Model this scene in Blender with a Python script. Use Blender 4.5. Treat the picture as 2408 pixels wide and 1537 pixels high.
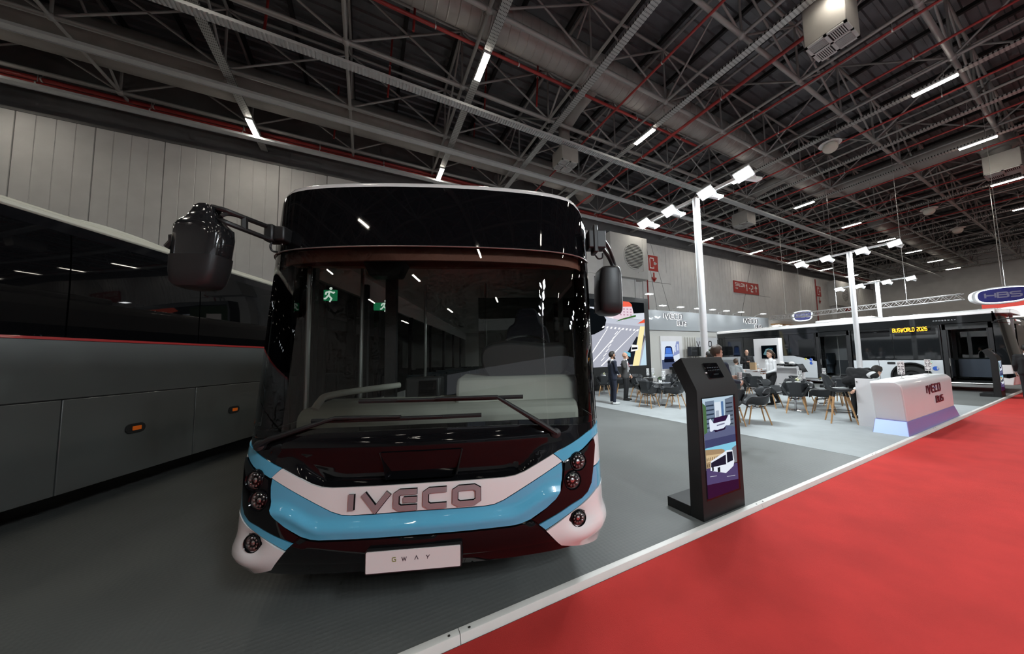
import bpy, bmesh, math, random
import numpy as np
from mathutils import Vector, Matrix, geometry
random.seed(7)
sc = bpy.context.scene
for o in list(bpy.data.objects): bpy.data.objects.remove(o)
COL = sc.collection
# ---------------------------------------------------------------- camera, world, exposure
# hall axes: X along the aisle, Y towards the long back wall, Z up; platform floor at z = 0
FPX, PITCH, ROLL, YAW, CAMH = 756.593, .07426, .02288, .5038, 1.66
PCX, PCY = 1279.15, 783.67
cam_d = bpy.data.cameras.new('camera'); cam = bpy.data.objects.new('camera', cam_d); COL.objects.link(cam)
_f = Vector((math.sin(YAW)*math.cos(PITCH), math.cos(YAW)*math.cos(PITCH), math.sin(PITCH)))
_r = Vector((math.cos(YAW), -math.sin(YAW), 0)); _d = _f.cross(_r)
_c, _s = math.cos(ROLL), math.sin(ROLL)
CR, CD, CF = _c*_r+_s*_d, -_s*_r+_c*_d, _f
cam.matrix_world = Matrix(((CR.x, -CD.x, -CF.x, 0), (CR.y, -CD.y, -CF.y, 0), (CR.z, -CD.z, -CF.z, CAMH), (0, 0, 0, 1)))
cam_d.sensor_width = 36; cam_d.sensor_fit = 'HORIZONTAL'; cam_d.lens = FPX/2408*36
cam_d.shift_x = -(PCX-1204)/2408; cam_d.shift_y = (PCY-768.5)/2408
cam_d.clip_start = .05; cam_d.clip_end = 300
sc.camera = cam
wd = bpy.data.worlds.new('World'); sc.world = wd; wd.use_nodes = True
wd.node_tree.nodes['Background'].inputs[0].default_value = (.75, .8, .85, 1)
wd.node_tree.nodes['Background'].inputs[1].default_value = .02
vs = sc.view_settings; vs.view_transform = 'Standard'; vs.look = 'None'; vs.exposure = 0.0; vs.gamma = 1.0; vs.use_curve_mapping = False
sc.display_settings.display_device = 'sRGB'
cy = sc.cycles
cy.use_denoising = True; cy.max_bounces = 6; cy.diffuse_bounces = 3; cy.glossy_bounces = 3; cy.transparent_max_bounces = 10; cy.use_adaptive_sampling = True; cy.adaptive_threshold = .035; cy.adaptive_min_samples = 12
cy.transmission_bounces = 4; cy.sample_clamp_indirect = 4; cy.caustics_reflective = False; cy.caustics_refractive = False
# strengths of the lamps the hall has
BATTEN_W, FLOOD_W, SPOT_W = 64.0, 410.0, 34.0

def px_dir(x, y):
    return CR*((x-PCX)/FPX) + CD*((y-PCY)/FPX) + CF
def at_z(x, y, z=0.0):
    d = px_dir(x, y); return Vector((0, 0, CAMH)) + d*((z-CAMH)/d.z)
def at_y(x, y, Y):
    d = px_dir(x, y); return Vector((0, 0, CAMH)) + d*(Y/d.y)
def at_x(x, y, X):
    d = px_dir(x, y); return Vector((0, 0, CAMH)) + d*(X/d.x)

# ---------------------------------------------------------------- object helpers
def tag(o, label=None, cat=None, group=None, kind=None):
    if label: o['label'] = label
    if cat: o['category'] = cat
    if group: o['group'] = group
    if kind: o['kind'] = kind
    return o
def thing(name, label, cat, loc=(0, 0, 0), rz=0.0, group=None):
    o = bpy.data.objects.new(name, None); COL.objects.link(o); o.empty_display_size = .1
    o.location = loc; o.rotation_euler = (0, 0, rz)
    return tag(o, label, cat, group)
def link(name, me, parent=None, loc=None, rot=None):
    o = bpy.data.objects.new(name, me); COL.objects.link(o)
    if parent: o.parent = parent
    if loc is not None: o.location = loc
    if rot is not None: o.rotation_euler = rot
    return o
def copy_tree(o, parent=None):
    c = o.copy(); COL.objects.link(c)
    if parent: c.parent = parent
    for ch in list(o.children): copy_tree(ch, c)
    return c
def frame_of(d):
    d = Vector(d).normalized(); a = Vector((0, 0, 1)) if abs(d.z) < .95 else Vector((1, 0, 0))
    u = d.cross(a).normalized(); return u, u.cross(d).normalized()
class MB:
    def __init__(s): s.v, s.f, s.m, s.sm = [], [], [], []
    def add(s, vs, fs, mi=0, smooth=False):
        n = len(s.v); s.v += [tuple(p) for p in vs]
        for f in fs: s.f.append([i+n for i in f]); s.m.append(mi); s.sm.append(smooth)
        return s
    def box(s, x0, y0, z0, x1, y1, z1, mi=0):
        vs = [(x, y, z) for z in (z0, z1) for y in (y0, y1) for x in (x0, x1)]
        return s.add(vs, [(0, 2, 3, 1), (4, 5, 7, 6), (0, 1, 5, 4), (2, 6, 7, 3), (0, 4, 6, 2), (1, 3, 7, 5)], mi)
    def hexa(s, lo, hi, mi=0):      # two quads of 4 points each
        return s.add(list(lo)+list(hi), [(3, 2, 1, 0), (4, 5, 6, 7), (0, 1, 5, 4), (1, 2, 6, 5), (2, 3, 7, 6), (3, 0, 4, 7)], mi)
    def beam(s, a, b, w, h, mi=0, up=None):
        a, b = Vector(a), Vector(b); d = (b-a).normalized()
        u = d.cross(Vector(up)).normalized() if up else frame_of(d)[0]
        v = u.cross(d)
        q = lambda p: [p-u*w/2-v*h/2, p+u*w/2-v*h/2, p+u*w/2+v*h/2, p-u*w/2+v*h/2]
        return s.hexa(q(a), q(b), mi)
    def tube(s, pts, r, n=8, mi=0, caps=True, closed=False, sq=None):
        pts = [Vector(p) for p in pts]; k = len(pts); rs = r if isinstance(r, (list, tuple)) else [r]*k
        rings = []; pu = None
        for i, p in enumerate(pts):
            a = pts[i-1] if (i > 0 or closed) else p; b = pts[(i+1) % k] if (i < k-1 or closed) else p
            d = (b-a).normalized()
            if pu is None: u, v = frame_of(d)
            else:
                u = (pu - d*pu.dot(d)).normalized(); v = u.cross(d)
            pu = u
            e = sq if sq else 1.0
            rings.append([p+(u*math.cos(2*math.pi*j/n)+v*e*math.sin(2*math.pi*j/n))*rs[i] for j in range(n)])
        vs = [q for R in rings for q in R]; fs = []
        for i in range(k if closed else k-1):
            for j in range(n):
                a, b = i*n, ((i+1) % k)*n
                fs.append((a+j, b+j, b+(j+1) % n, a+(j+1) % n))
        s.add(vs, fs, mi, True)
        if caps and not closed:
            nn = len(s.v)-len(vs)
            s.f.append([nn+j for j in range(n)]); s.m.append(mi); s.sm.append(False)
            s.f.append([nn+(k-1)*n+j for j in reversed(range(n))]); s.m.append(mi); s.sm.append(False)
        return s
    def lathe(s, prof, n=24, c=(0, 0, 0), axis=(0, 0, 1), mi=0, smooth=True):
        ax = Vector(axis).normalized(); u, v = frame_of(ax); c = Vector(c); vs = []; fs = []
        for (r, z) in prof:
            for j in range(n):
                a = 2*math.pi*j/n; vs.append(c+ax*z+(u*math.cos(a)+v*math.sin(a))*max(r, 1e-5))
        for i in range(len(prof)-1):
            for j in range(n): fs.append((i*n+j, i*n+(j+1) % n, (i+1)*n+(j+1) % n, (i+1)*n+j))
        return s.add(vs, fs, mi, smooth)
    def ell(s, c, r, nu=14, nv=8, mi=0, M=None):
        vs = []; fs = []; c = Vector(c)
        for i in range(nv+1):
            t = math.pi*i/nv
            for j in range(nu):
                a = 2*math.pi*j/nu; p = Vector((r[0]*math.sin(t)*math.cos(a), r[1]*math.sin(t)*math.sin(a), r[2]*math.cos(t)))
                vs.append(c+(M @ p if M else p))
        for i in range(nv):
            for j in range(nu): fs.append((i*nu+j, (i+1)*nu+j, (i+1)*nu+(j+1) % nu, i*nu+(j+1) % nu))
        return s.add(vs, fs, mi, True)
    def prism(s, poly, fn0, fn1, mi=0, side_mi=None):     # polygon (a,b) -> two placed copies joined
        n = len(poly); A = [fn0(*p) for p in poly]; B = [fn1(*p) for p in poly]
        s.add(A+B, [list(range(n)), [n+i for i in reversed(range(n))]], mi)
        s.add(A+B, [((i+1) % n, i, n+i, n+(i+1) % n) for i in range(n)], mi if side_mi is None else side_mi)
        return s
    def mesh(s, name, mats):
        me = bpy.data.meshes.new(name); me.from_pydata(s.v, [], s.f)
        for m in (mats if isinstance(mats, (list, tuple)) else [mats]): me.materials.append(m)
        me.polygons.foreach_set('material_index', s.m); me.polygons.foreach_set('use_smooth', s.sm)
        me.update(); return me
    def build(s, name, mats, parent=None, bevel=0, seg=2, loc=None, rot=None, fix=True):
        me = s.mesh(name, mats)
        if fix:
            bm = bmesh.new(); bm.from_mesh(me); bmesh.ops.remove_doubles(bm, verts=bm.verts, dist=1e-5)
            bmesh.ops.recalc_face_normals(bm, faces=bm.faces); bm.to_mesh(me); bm.free()
        me.set_sharp_from_angle(angle=math.radians(38))
        o = link(name, me, parent, loc, rot)
        if bevel:
            b = o.modifiers.new('bevel', 'BEVEL'); b.width = bevel; b.segments = seg; b.limit_method = 'ANGLE'; b.angle_limit = math.radians(35)
        return o
def catmull(P, n=6, closed=False):
    P = [np.array(p, float) for p in P]; k = len(P); out = []
    for i in range(k if closed else k-1):
        p0 = P[i-1] if (i > 0 or closed) else 2*P[0]-P[1]; p1 = P[i]; p2 = P[(i+1) % k]
        p3 = P[(i+2) % k] if (i+2 < k or closed) else 2*P[-1]-P[-2]
        for j in range(n):
            t = j/n; out.append(.5*((2*p1)+(-p0+p2)*t+(2*p0-5*p1+4*p2-p3)*t*t+(-p0+3*p1-3*p2+p3)*t**3))
    if not closed: out.append(P[-1])
    return [tuple(float(x) for x in p) for p in out]
def rrect(w, h, r, n=4, cx=0, cy=0):
    out = []
    for sx, sy, a0 in ((1, 1, 0), (-1, 1, 90), (-1, -1, 180), (1, -1, 270)):
        for i in range(n+1):
            a = math.radians(a0+90*i/n); out.append((cx+sx*(w/2-r)+r*math.cos(a), cy+sy*(h/2-r)+r*math.sin(a)))
    return out
def inside(p, poly):
    x, y = p; c = False; j = len(poly)-1
    for i in range(len(poly)):
        xi, yi = poly[i]; xj, yj = poly[j]
        if (yi > y) != (yj > y) and x < (xj-xi)*(y-yi)/(yj-yi)+xi: c = not c
        j = i
    return c
def fill2d(outline, step, holes=()):
    """triangulate a 2-D outline with interior grid points -> verts, tris, boundary loop count"""
    pts = []; edges = []
    def loop(L):
        n0 = len(pts); dens = []
        for i in range(len(L)):
            a, b = L[i], L[(i+1) % len(L)]; k = max(1, int(math.hypot(b[0]-a[0], b[1]-a[1])/step))
            dens += [(a[0]+(b[0]-a[0])*t/k, a[1]+(b[1]-a[1])*t/k) for t in range(k)]
        for i, p in enumerate(dens): pts.append(p); edges.append((n0+i, n0+(i+1) % len(dens)))
        return dens
    B = loop(outline); HS = [loop(h) for h in holes]
    xs = [p[0] for p in B]; ys = [p[1] for p in B]
    x = math.floor(min(xs)/step)*step+step/2
    bd = np.array(B+[q for h in HS for q in h])
    while x < max(xs):
        y = math.floor(min(ys)/step)*step+step/2
        while y < max(ys):
            if inside((x, y), B) and not any(inside((x, y), h) for h in HS) and np.min(np.hypot(bd[:, 0]-x, bd[:, 1]-y)) > step*.45: pts.append((x, y))
            y += step
        x += step
    r = geometry.delaunay_2d_cdt([Vector(p) for p in pts], edges, [], 0, 1e-6)
    V = [tuple(v) for v in r[0]]; T = []
    for f in r[2]:
        c = (sum(V[i][0] for i in f)/len(f), sum(V[i][1] for i in f)/len(f))
        if inside(c, B) and not any(inside(c, h) for h in HS): T.append(list(f))
    return V, T
def patch(name, outline, fn, mat, parent, step=.05, thick=.01, off=0.0, holes=(), smooth=True, bulge=None):
    """panel that follows the surface fn(a, b, offset) with an edge of real thickness"""
    V, T = fill2d(outline, step, holes); n = len(V)
    cnt = {}
    for t in T:
        for i in range(3):
            e = (t[i], t[(i+1) % 3]); cnt[e] = 1
    rim = [e for e in cnt if (e[1], e[0]) not in cnt]
    mb = MB()
    top = [fn(a, b, off+thick+(bulge(a, b) if bulge else 0)) for a, b in V]; bot = [fn(a, b, off-.004) for a, b in V]
    mb.add(top, T, 0, smooth)
    used = {}
    vs = []; fs = []
    for a, b in rim:
        for i in (a, b):
            if i not in used: used[i] = len(vs); vs += [top[i], bot[i]]
        ia, ib = used[a], used[b]; fs.append((ib, ia, ia+1, ib+1))
    mb.add(vs, fs, 0, False)
    return mb.build(name, mat, parent, fix=False)
# stroke lettering: every glyph is a set of polylines in a box of height 1
GL = {
 'I': (.0, [[(0, 0), (0, 1)]]), 'V': (.92, [[(0, 1), (.46, 0), (.92, 1)]]),
 'E': (.85, [[(.85, 1), (.16, 1), (0, .84), (0, .16), (.16, 0), (.85, 0)], [(.3, .5), (.85, .5)]]),
 'C': (.85, [[(.85, 1), (.16, 1), (0, .84), (0, .16), (.16, 0), (.85, 0)]]),
 'O': (.9, [[(.45, 1), (.16, 1), (0, .84), (0, .16), (.16, 0), (.74, 0), (.9, .16), (.9, .84), (.74, 1), (.45, 1)]]),
 'B': (.8, [[(0, .5), (0, 1), (.66, 1), (.76, .9), (.76, .62), (.66, .52), (.1, .52)], [(.62, .52), (.8, .42), (.8, .12), (.68, 0), (0, 0), (0, .55)]]),
 'U': (.8, [[(0, 1), (0, .16), (.16, 0), (.64, 0), (.8, .16), (.8, 1)]]),
 'S': (.8, [[(.8, 1), (.14, 1), (0, .88), (0, .64), (.12, .52), (.68, .52), (.8, .4), (.8, .12), (.68, 0), (0, 0)]]),
 'G': (.8, [[(.8, 1), (.16, 1), (0, .84), (0, .16), (.16, 0), (.8, 0), (.8, .48), (.4, .48)]]),
 'W': (1.1, [[(0, 1), (.28, 0), (.55, .8), (.82, 0), (1.1, 1)]]), 'Y': (.85, [[(0, 1), (.42, .42), (.85, 1)], [(.42, .45), (.3, 0)]]),
 'A': (.85, [[(0, 0), (.42, 1), (.85, 0)]]), 'a': (.75, [[(0, 0), (.37, 1), (.75, 0)], [(.14, .33), (.61, .33)]]),
 'H': (.8, [[(0, 0), (0, 1)], [(.8, 0), (.8, 1)], [(0, .5), (.8, .5)]]), 'L': (.6, [[(0, 1), (0, 0), (.6, 0)]]),
 'N': (.75, [[(0, 0), (0, 1), (.75, 0), (.75, 1)]]), 'R': (.75, [[(0, 0), (0, 1), (.65, 1), (.75, .9), (.75, .6), (.65, .5), (0, .5)], [(.4, .5), (.75, 0)]]),
 'D': (.75, [[(0, .5), (0, 1), (.6, 1), (.75, .85), (.75, .15), (.6, 0), (0, 0), (0, .55)]]), 'l': (.0, [[(0, 0), (0, 1)]]),
 '0': (.7, [[(.35, 1), (.14, 1), (0, .86), (0, .14), (.14, 0), (.56, 0), (.7, .14), (.7, .86), (.56, 1), (.35, 1)]]),
 '1': (.3, [[(0, .8), (.3, 1), (.3, 0)]]), '2': (.7, [[(0, 1), (.58, 1), (.7, .88), (.7, .6), (.6, .5), (.1, .4), (0, .3), (0, 0), (.7, 0)]]),
 '6': (.7, [[(.7, 1), (.14, 1), (0, .86), (0, .14), (.14, 0), (.56, 0), (.7, .14), (.7, .42), (.58, .54), (.05, .54)]]),
 '-': (.4, [[(0, .5), (.4, .5)]]), '^': (.8, [[(.4, 0), (.4, .95)], [(0, .58), (.4, 1), (.8, .58)]]), 'v': (.8, [[(.4, 1), (.4, .05)], [(0, .42), (.4, 0), (.8, .42)]]),
 ' ': (.45, []),
}
def ribbon(pl, w):
    """polyline -> list of quads (flat stroke of width w, mitred)"""
    P = [Vector((p[0], p[1])) for p in pl]; n = len(P); L = []; R = []
    closed = (P[0]-P[-1]).length < 1e-6
    for i in range(n):
        d0 = (P[i]-P[i-1]).normalized() if i > 0 else ((P[0]-P[-2]).normalized() if closed else None)
        d1 = (P[i+1]-P[i]).normalized() if i < n-1 else ((P[1]-P[0]).normalized() if closed else None)
        d0 = d0 or d1; d1 = d1 or d0
        nn = (Vector((-d0.y, d0.x))+Vector((-d1.y, d1.x))); nn = nn.normalized() if nn.length > 1e-6 else Vector((-d1.y, d1.x))
        k = w/2/max(.35, nn.dot(Vector((-d1.y, d1.x))))
        L.append(P[i]+nn*k); R.append(P[i]-nn*k)
    return [[L[i], R[i], R[i+1], L[i+1]] for i in range(n-1)]
def text_width(txt, h, gap=.32):
    return sum(GL[c][0]+gap for c in txt)*h-gap*h
def letter(c, x, y, h, w, fn, d0, d1, mb, mi=0, side_mi=None, wid=1.0):
    for pl in GL[c][1]:
        for q in ribbon([(p[0]*h*wid, p[1]*h) for p in pl], w):
            q = [(x+a.x, y+a.y) for a in q]
            mb.add([fn(*p, d1) for p in q]+[fn(*p, d0) for p in q], [(0, 1, 2, 3)], mi)
            mb.add([fn(*p, d1) for p in q]+[fn(*p, d0) for p in q], [(1, 0, 4, 5), (2, 1, 5, 6), (3, 2, 6, 7), (0, 3, 7, 4)], mi if side_mi is None else side_mi)
def lettering(txt, x, y, h, w, fn, mats, parent, d0=0, d1=.02, gap=.32, name='letter', side_mi=None, wid=1.0, joined=None):
    """each letter a mesh of its own under parent; joined=name puts tiny print into one mesh"""
    jm = MB() if joined else None
    for c in txt:
        if GL[c][1]:
            mb = jm or MB()
            letter(c, x, y, h, w, fn, d0, d1, mb, side_mi=side_mi, wid=wid)
            if not jm: mb.build(name, mats, parent, fix=False)
        x += (GL[c][0]*wid+gap)*h
    if jm: jm.build(joined, mats, parent, fix=False)
    return x

# ---------------------------------------------------------------- materials
MT = {}
def mat(name, col, rough=.5, metal=0.0, coat=0.0, spec=.5, var=0.0, scale=8.0, bump=0.0, bscale=60.0, emit=None, es=0.0, alpha=1.0, trans=0.0, ior=1.45):
    if name in MT: return MT[name]
    m = bpy.data.materials.new(name); m.use_nodes = True; nt = m.node_tree; b = nt.nodes['Principled BSDF']
    b.inputs['Base Color'].default_value = (*col, 1); b.inputs['Roughness'].default_value = rough; b.inputs['Metallic'].default_value = metal
    b.inputs['Coat Weight'].default_value = coat; b.inputs['Coat Roughness'].default_value = .03; b.inputs['Specular IOR Level'].default_value = spec
    b.inputs['IOR'].default_value = ior; b.inputs['Transmission Weight'].default_value = trans
    tc = nt.nodes.new('ShaderNodeTexCoord')
    if var:
        n = nt.nodes.new('ShaderNodeTexNoise'); n.inputs['Scale'].default_value = scale; n.inputs['Detail'].default_value = 5
        nt.links.new(tc.outputs['Object'], n.inputs['Vector'])
        r = nt.nodes.new('ShaderNodeMapRange'); r.inputs[1].default_value = .3; r.inputs[2].default_value = .7; r.inputs[3].default_value = 1-var; r.inputs[4].default_value = 1+var
        nt.links.new(n.outputs['Fac'], r.inputs[0])
        x = nt.nodes.new('ShaderNodeMix'); x.data_type = 'RGBA'; x.blend_type = 'MULTIPLY'; x.inputs[0].default_value = 1
        x.inputs[6].default_value = (*col, 1); nt.links.new(r.outputs[0], x.inputs[7]); nt.links.new(x.outputs[2], b.inputs['Base Color'])
    if bump:
        n2 = nt.nodes.new('ShaderNodeTexNoise'); n2.inputs['Scale'].default_value = bscale; n2.inputs['Detail'].default_value = 3
        nt.links.new(tc.outputs['Object'], n2.inputs['Vector'])
        bp = nt.nodes.new('ShaderNodeBump'); bp.inputs['Strength'].default_value = bump; bp.inputs['Distance'].default_value = .01
        nt.links.new(n2.outputs['Fac'], bp.inputs['Height']); nt.links.new(bp.outputs[0], b.inputs['Normal'])
    if emit: b.inputs['Emission Color'].default_value = (*emit, 1); b.inputs['Emission Strength'].default_value = es
    MT[name] = m; return m
def glass(name, tint, fres=1.5, rough=.0, boost=1.0):
    """thin pane: tinted see-through plus mirror reflection by Fresnel"""
    if name in MT: return MT[name]
    m = bpy.data.materials.new(name); m.use_nodes = True; nt = m.node_tree; nt.nodes.clear()
    out = nt.nodes.new('ShaderNodeOutputMaterial'); mx = nt.nodes.new('ShaderNodeMixShader'); t = nt.nodes.new('ShaderNodeBsdfTransparent')
    g = nt.nodes.new('ShaderNodeBsdfGlossy'); g.inputs['Roughness'].default_value = rough; g.inputs['Color'].default_value = (1, 1, 1, 1)
    t.inputs['Color'].default_value = (*tint, 1); fr = nt.nodes.new('ShaderNodeFresnel'); fr.inputs['IOR'].default_value = fres
    mu = nt.nodes.new('ShaderNodeMath'); mu.operation = 'MULTIPLY'; mu.inputs[1].default_value = boost; mu.use_clamp = True
    nt.links.new(fr.outputs[0], mu.inputs[0]); nt.links.new(mu.outputs[0], mx.inputs[0])
    nt.links.new(t.outputs[0], mx.inputs[1]); nt.links.new(g.outputs[0], mx.inputs[2]); nt.links.new(mx.outputs[0], out.inputs[0])
    MT[name] = m; return m
def emis(name, col, s):
    if name in MT: return MT[name]
    m = bpy.data.materials.new(name); m.use_nodes = True; nt = m.node_tree; nt.nodes.clear()
    out = nt.nodes.new('ShaderNodeOutputMaterial'); e = nt.nodes.new('ShaderNodeEmission'); e.inputs[0].default_value = (*col, 1); e.inputs[1].default_value = s
    nt.links.new(e.outputs[0], out.inputs[0]); MT[name] = m; return m
def nodes_of(m): return m.node_tree, m.node_tree.nodes['Principled BSDF']
# ================================================================ SETTING
# --- floor coverings
def floor_mat(name, col, var, scale, bump, bs, rough, coin=False):
    m = mat(name, col, rough, var=var, scale=scale, spec=.35); nt, b = nodes_of(m)
    tc = nt.nodes.new('ShaderNodeTexCoord'); v = nt.nodes.new('ShaderNodeTexVoronoi' if coin else 'ShaderNodeTexNoise'); v.inputs['Scale'].default_value = bs
    nt.links.new(tc.outputs['Object'], v.inputs['Vector'])
    if coin: v.inputs['Randomness'].default_value = .0
    bp = nt.nodes.new('ShaderNodeBump'); bp.inputs['Strength'].default_value = bump; bp.inputs['Distance'].default_value = .006
    nt.links.new(v.outputs[0], bp.inputs['Height']); nt.links.new(bp.outputs[0], b.inputs['Normal'])
    return m
M_floor = floor_mat('grey_coin_rubber', (.135, .14, .135), .10, .9, .35, 26, .55, True)
M_light = floor_mat('pale_grey_carpet', (.36, .38, .385), .05, 3, .25, 300, .9)
M_red = floor_mat('red_carpet', (.50, .033, .028), .10, 2.2, .5, 260, .95)
M_conc = mat('hall_concrete', (.16, .16, .155), .8, var=.15, scale=1.5)
EDGE = 2.13
mb = MB(); mb.box(-16, EDGE-.02, -.05, 6.74, 19.9, 0); mb.box(15.2, EDGE-.02, -.05, 34, 19.9, 0)
tag(mb.build('floor', M_floor), 'grey coin-patterned rubber floor of the bus stand', kind='structure')
mb = MB(); mb.box(6.74, EDGE-.02, -.05, 15.2, 19.9, .003)
tag(mb.build('floor_carpet', M_light), 'pale grey carpet under the seating area', kind='structure')
mb = MB(); mb.box(-28, -3.2, -.07, 74, EDGE-.082, -.034)
tag(mb.build('floor_aisle', M_red), 'bright red carpet of the exhibition aisle', kind='structure')
mb = MB(); mb.box(-28, -30, -.13, 74, 20.2, -.07)
tag(mb.build('floor_hall', M_conc), 'bare concrete floor of the hall', kind='structure')
M_edge = mat('edging_white', (.72, .70, .66), .45, var=.04, scale=5)
M_screw = mat('screw_dark', (.12, .12, .11), .4, metal=.8)
tr = tag(bpy.data.objects.new('trim_1', None), 'white bevelled edging strip along the red aisle carpet', kind='structure'); COL.objects.link(tr)
prof = [(0, -.04), (0, .005), (-.004, .009), (-.046, .009), (-.052, .006), (-.070, -.032), (-.071, -.04)]
k = -5
while .52+3.3*k < 40:
    x0, x1 = .52+3.3*k+.002, .52+3.3*(k+1)-.002
    mb = MB(); mb.prism(prof, lambda a, b: (x0, EDGE+a, b), lambda a, b: (x1, EDGE+a, b)); e = mb.build('edging_strip', M_edge, tr)
    if -2 < k < 4:
        for xs in (x0+.06, x1-.06):
            sm = MB(); sm.lathe([(.0001, .013), (.007, .0135), (.008, .010)], 10, (xs, EDGE-.035, 0)); sm.build('screw', M_screw, e)
    k += 1
# --- walls
M_wall = mat('wall_panel_grey', (.70, .695, .69), .75, var=.06, scale=1.2)
M_wall2 = mat('wall_render_grey', (.72, .715, .705), .8, var=.04, scale=2)
M_joint = mat('joint_dark', (.05, .05, .05), .9)
M_clad = mat('upper_cladding_dark', (.16, .162, .165), .6, var=.1, scale=2)
WY = 20.0
wb = tag(bpy.data.objects.new('wall_back', None), 'long grey hall wall of tall ribbed panels', kind='structure'); COL.objects.link(wb)
mb = MB(); mb.box(-28, WY+.06, -.13, 74, WY+.3, 11.6); mb.build('backing', M_joint, wb)
pm = MB()
W_ = 1.99
rib = [(0, 0), (W_, 0)]
ys = []
for i in range(4):
    a = i*W_/4; ys += [(a+.012, 0), (a+W_/4-.03, 0), (a+W_/4-.02, .018), (a+W_/4-.001, .018)]
P = [(0, .08)]+[(0.004, 0)]+ys[:-1]+[(W_-.01, 0), (W_-.01, .08)]
pm.prism([(x, y) for x, y in P], lambda a, b: (a, b, 0), lambda a, b: (a, b, 11.6))
pme = pm.mesh('panel', M_wall)
bm_ = bmesh.new(); bm_.from_mesh(pme); bmesh.ops.recalc_face_normals(bm_, faces=bm_.faces); bm_.to_mesh(pme); bm_.free()
X = -28.0
while X < 73.5:
    if not (-1.6 < X < 14.2): link('panel', pme, wb, (X, WY-.02, 0))
    X += 2.0
# smooth rendered bays and the bays with slanting joints
def slab(poly, y0=WY-.06, y1=WY+.06, m=None):
    b = MB(); b.prism(poly, lambda a, c: (a, y0, c), lambda a, c: (a, y1, c)); return b.build('panel', m or M_wall2, wb)
for x0, x1, zs in ((-1.98, 3.0, (0, 8.2, 11.6)), (3.02, 8.0, (0, 8.2, 11.6)), (8.02, 15.98, (0, 5, 8.2, 11.6))):
    for a, b in zip(zs, zs[1:]): slab([(x0, a+.01), (x1, a+.01), (x1, b-.01), (x0, b-.01)])
def trap(xa, xb, zt, xc, xd, zb, n, both=True):      # trapezoid between top xa..xb and bottom xc..xd, cut in n slanting pieces and rows
    slab([(xc, zb), (xd, zb), (xb, zt), (xa, zt)], WY-.034, m=M_joint)
    rows = [zb, zb+(zt-zb)*.36, zb+(zt-zb)*.7, zt]
    L = lambda z: xc+(xa-xc)*(z-zb)/(zt-zb); R = lambda z: xd+(xb-xd)*(z-zb)/(zt-zb)
    for r0, r1 in zip(rows, rows[1:]):
        for i in range(n):
            f = lambda z, t: L(z)+(R(z)-L(z))*t
            slab([(f(r0, i/n)+.03, r0+.02), (f(r0, (i+1)/n)-.03, r0+.02), (f(r1, (i+1)/n)-.03, r1-.02), (f(r1, i/n)+.03, r1-.02)])
trap(37.95, 40.14, 11.58, 33.0, 45.0, 0.02, 4)
trap(20.9, 22.7, 11.58, 20.9, 28.6, 0.02, 3)
trap(68.0, 70.0, 11.58, 63.5, 73.5, 0.02, 4)
mb = MB(); mb.box(-28, WY+.25, 11.6, 74, WY+.4, 16); tag(mb.build('wall_upper', M_clad), 'dark clad strip above the wall panels', kind='structure')
mb = MB(); mb.box(-28, WY-.05, 11.6, 74, WY+.3, 11.72); tag(mb.build('trim_2', mat('coping_grey', (.2, .2, .2), .6, metal=.5)), 'thin metal coping on top of the hall wall', kind='structure')
for nm, bx in (('wall_left', (-28.3, -30, -.13, -28, 20.4, 16)), ('wall_right', (74, -30, -.13, 74.3, 20.4, 16)), ('wall_front', (-28, -30.3, -.13, 74, -30, 16))):
    mb = MB(); mb.box(*bx); tag(mb.build(nm, M_wall), 'plain grey end wall of the hall', kind='structure')
# vent boxes standing on wall piers, with round louvred grilles
M_vent = mat('vent_box_grey', (.52, .52, .51), .6, var=.03, scale=3)
def vent_pier(x0, x1, lab):
    t = thing('vent_box', lab, 'vent', (x0, WY, 0))
    w = x1-x0
    b = MB(); b.box(.0, -1.0, 7.95, w, -.03, 11.45); b.build('housing', M_vent, t, .02)
    b = MB(); b.box(.35*w-.9, -.55, 0, .75*w, -.03, 7.94); b.build('pier', M_wall2, t)
    g = MB(); cx, cz, R_ = w*.62, 9.75, 1.12
    g.lathe([(R_, .0), (R_, .05), (R_-.07, .06), (R_-.09, .02)], 36, (cx, -1.0, cz), (0, -1, 0)); gr = g.build('grille_ring', M_vent, t)
    s = MB(); s.lathe([(.001, .01), (R_-.05, .01)], 36, (cx, -1.0, cz), (0, -1, 0)); s.build('grille_backing', M_joint, t)
    for i in range(17):
        z = -R_+.12+i*(2*R_-.24)/16; h = math.sqrt(max(.01, (R_-.07)**2-z*z))
        s = MB(); s.beam((cx-h, -1.04, cz+z), (cx+h, -1.04, cz+z), .012, .085, up=(0, .8, 1)); s.build('louvre', M_vent, t)
    p = MB(); p.tube([(w-.55, -1.05, 11.3), (w-.55, -1.05, 8.6), (w-1.15, -1.05, 8.45), (w-1.15, -.6, 7.9), (w-1.15, -.6, 6.2)], .035, 6); p.build('conduit', M_vent, t)
    return t
vent_pier(16.6, 20.6, 'grey vent box with round louvred grille above the large video screen')
vent_pier(57.0, 61.5, 'distant grey vent box with round grille beyond the roof of the open-door bus')
# --- roof deck
M_deck = mat('roof_deck_steel', (.14, .148, .16), .5, metal=.25, var=.25, scale=.6)
mb = MB(); yv = []
y = -30.0
while y < 20.3: yv += [(y, 15.7), (y+.26, 15.7), (y+.30, 15.62), (y+.44, 15.62), (y+.48, 15.7)]; y += .5
n = len(yv)
mb.add([(-28, a, b) for a, b in yv]+[(74, a, b) for a, b in yv], [(i, i+1, n+i+1, n+i) for i in range(n-1)])
tag(mb.build('ceiling', M_deck, fix=False), 'dark corrugated steel roof deck', kind='structure')
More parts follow.
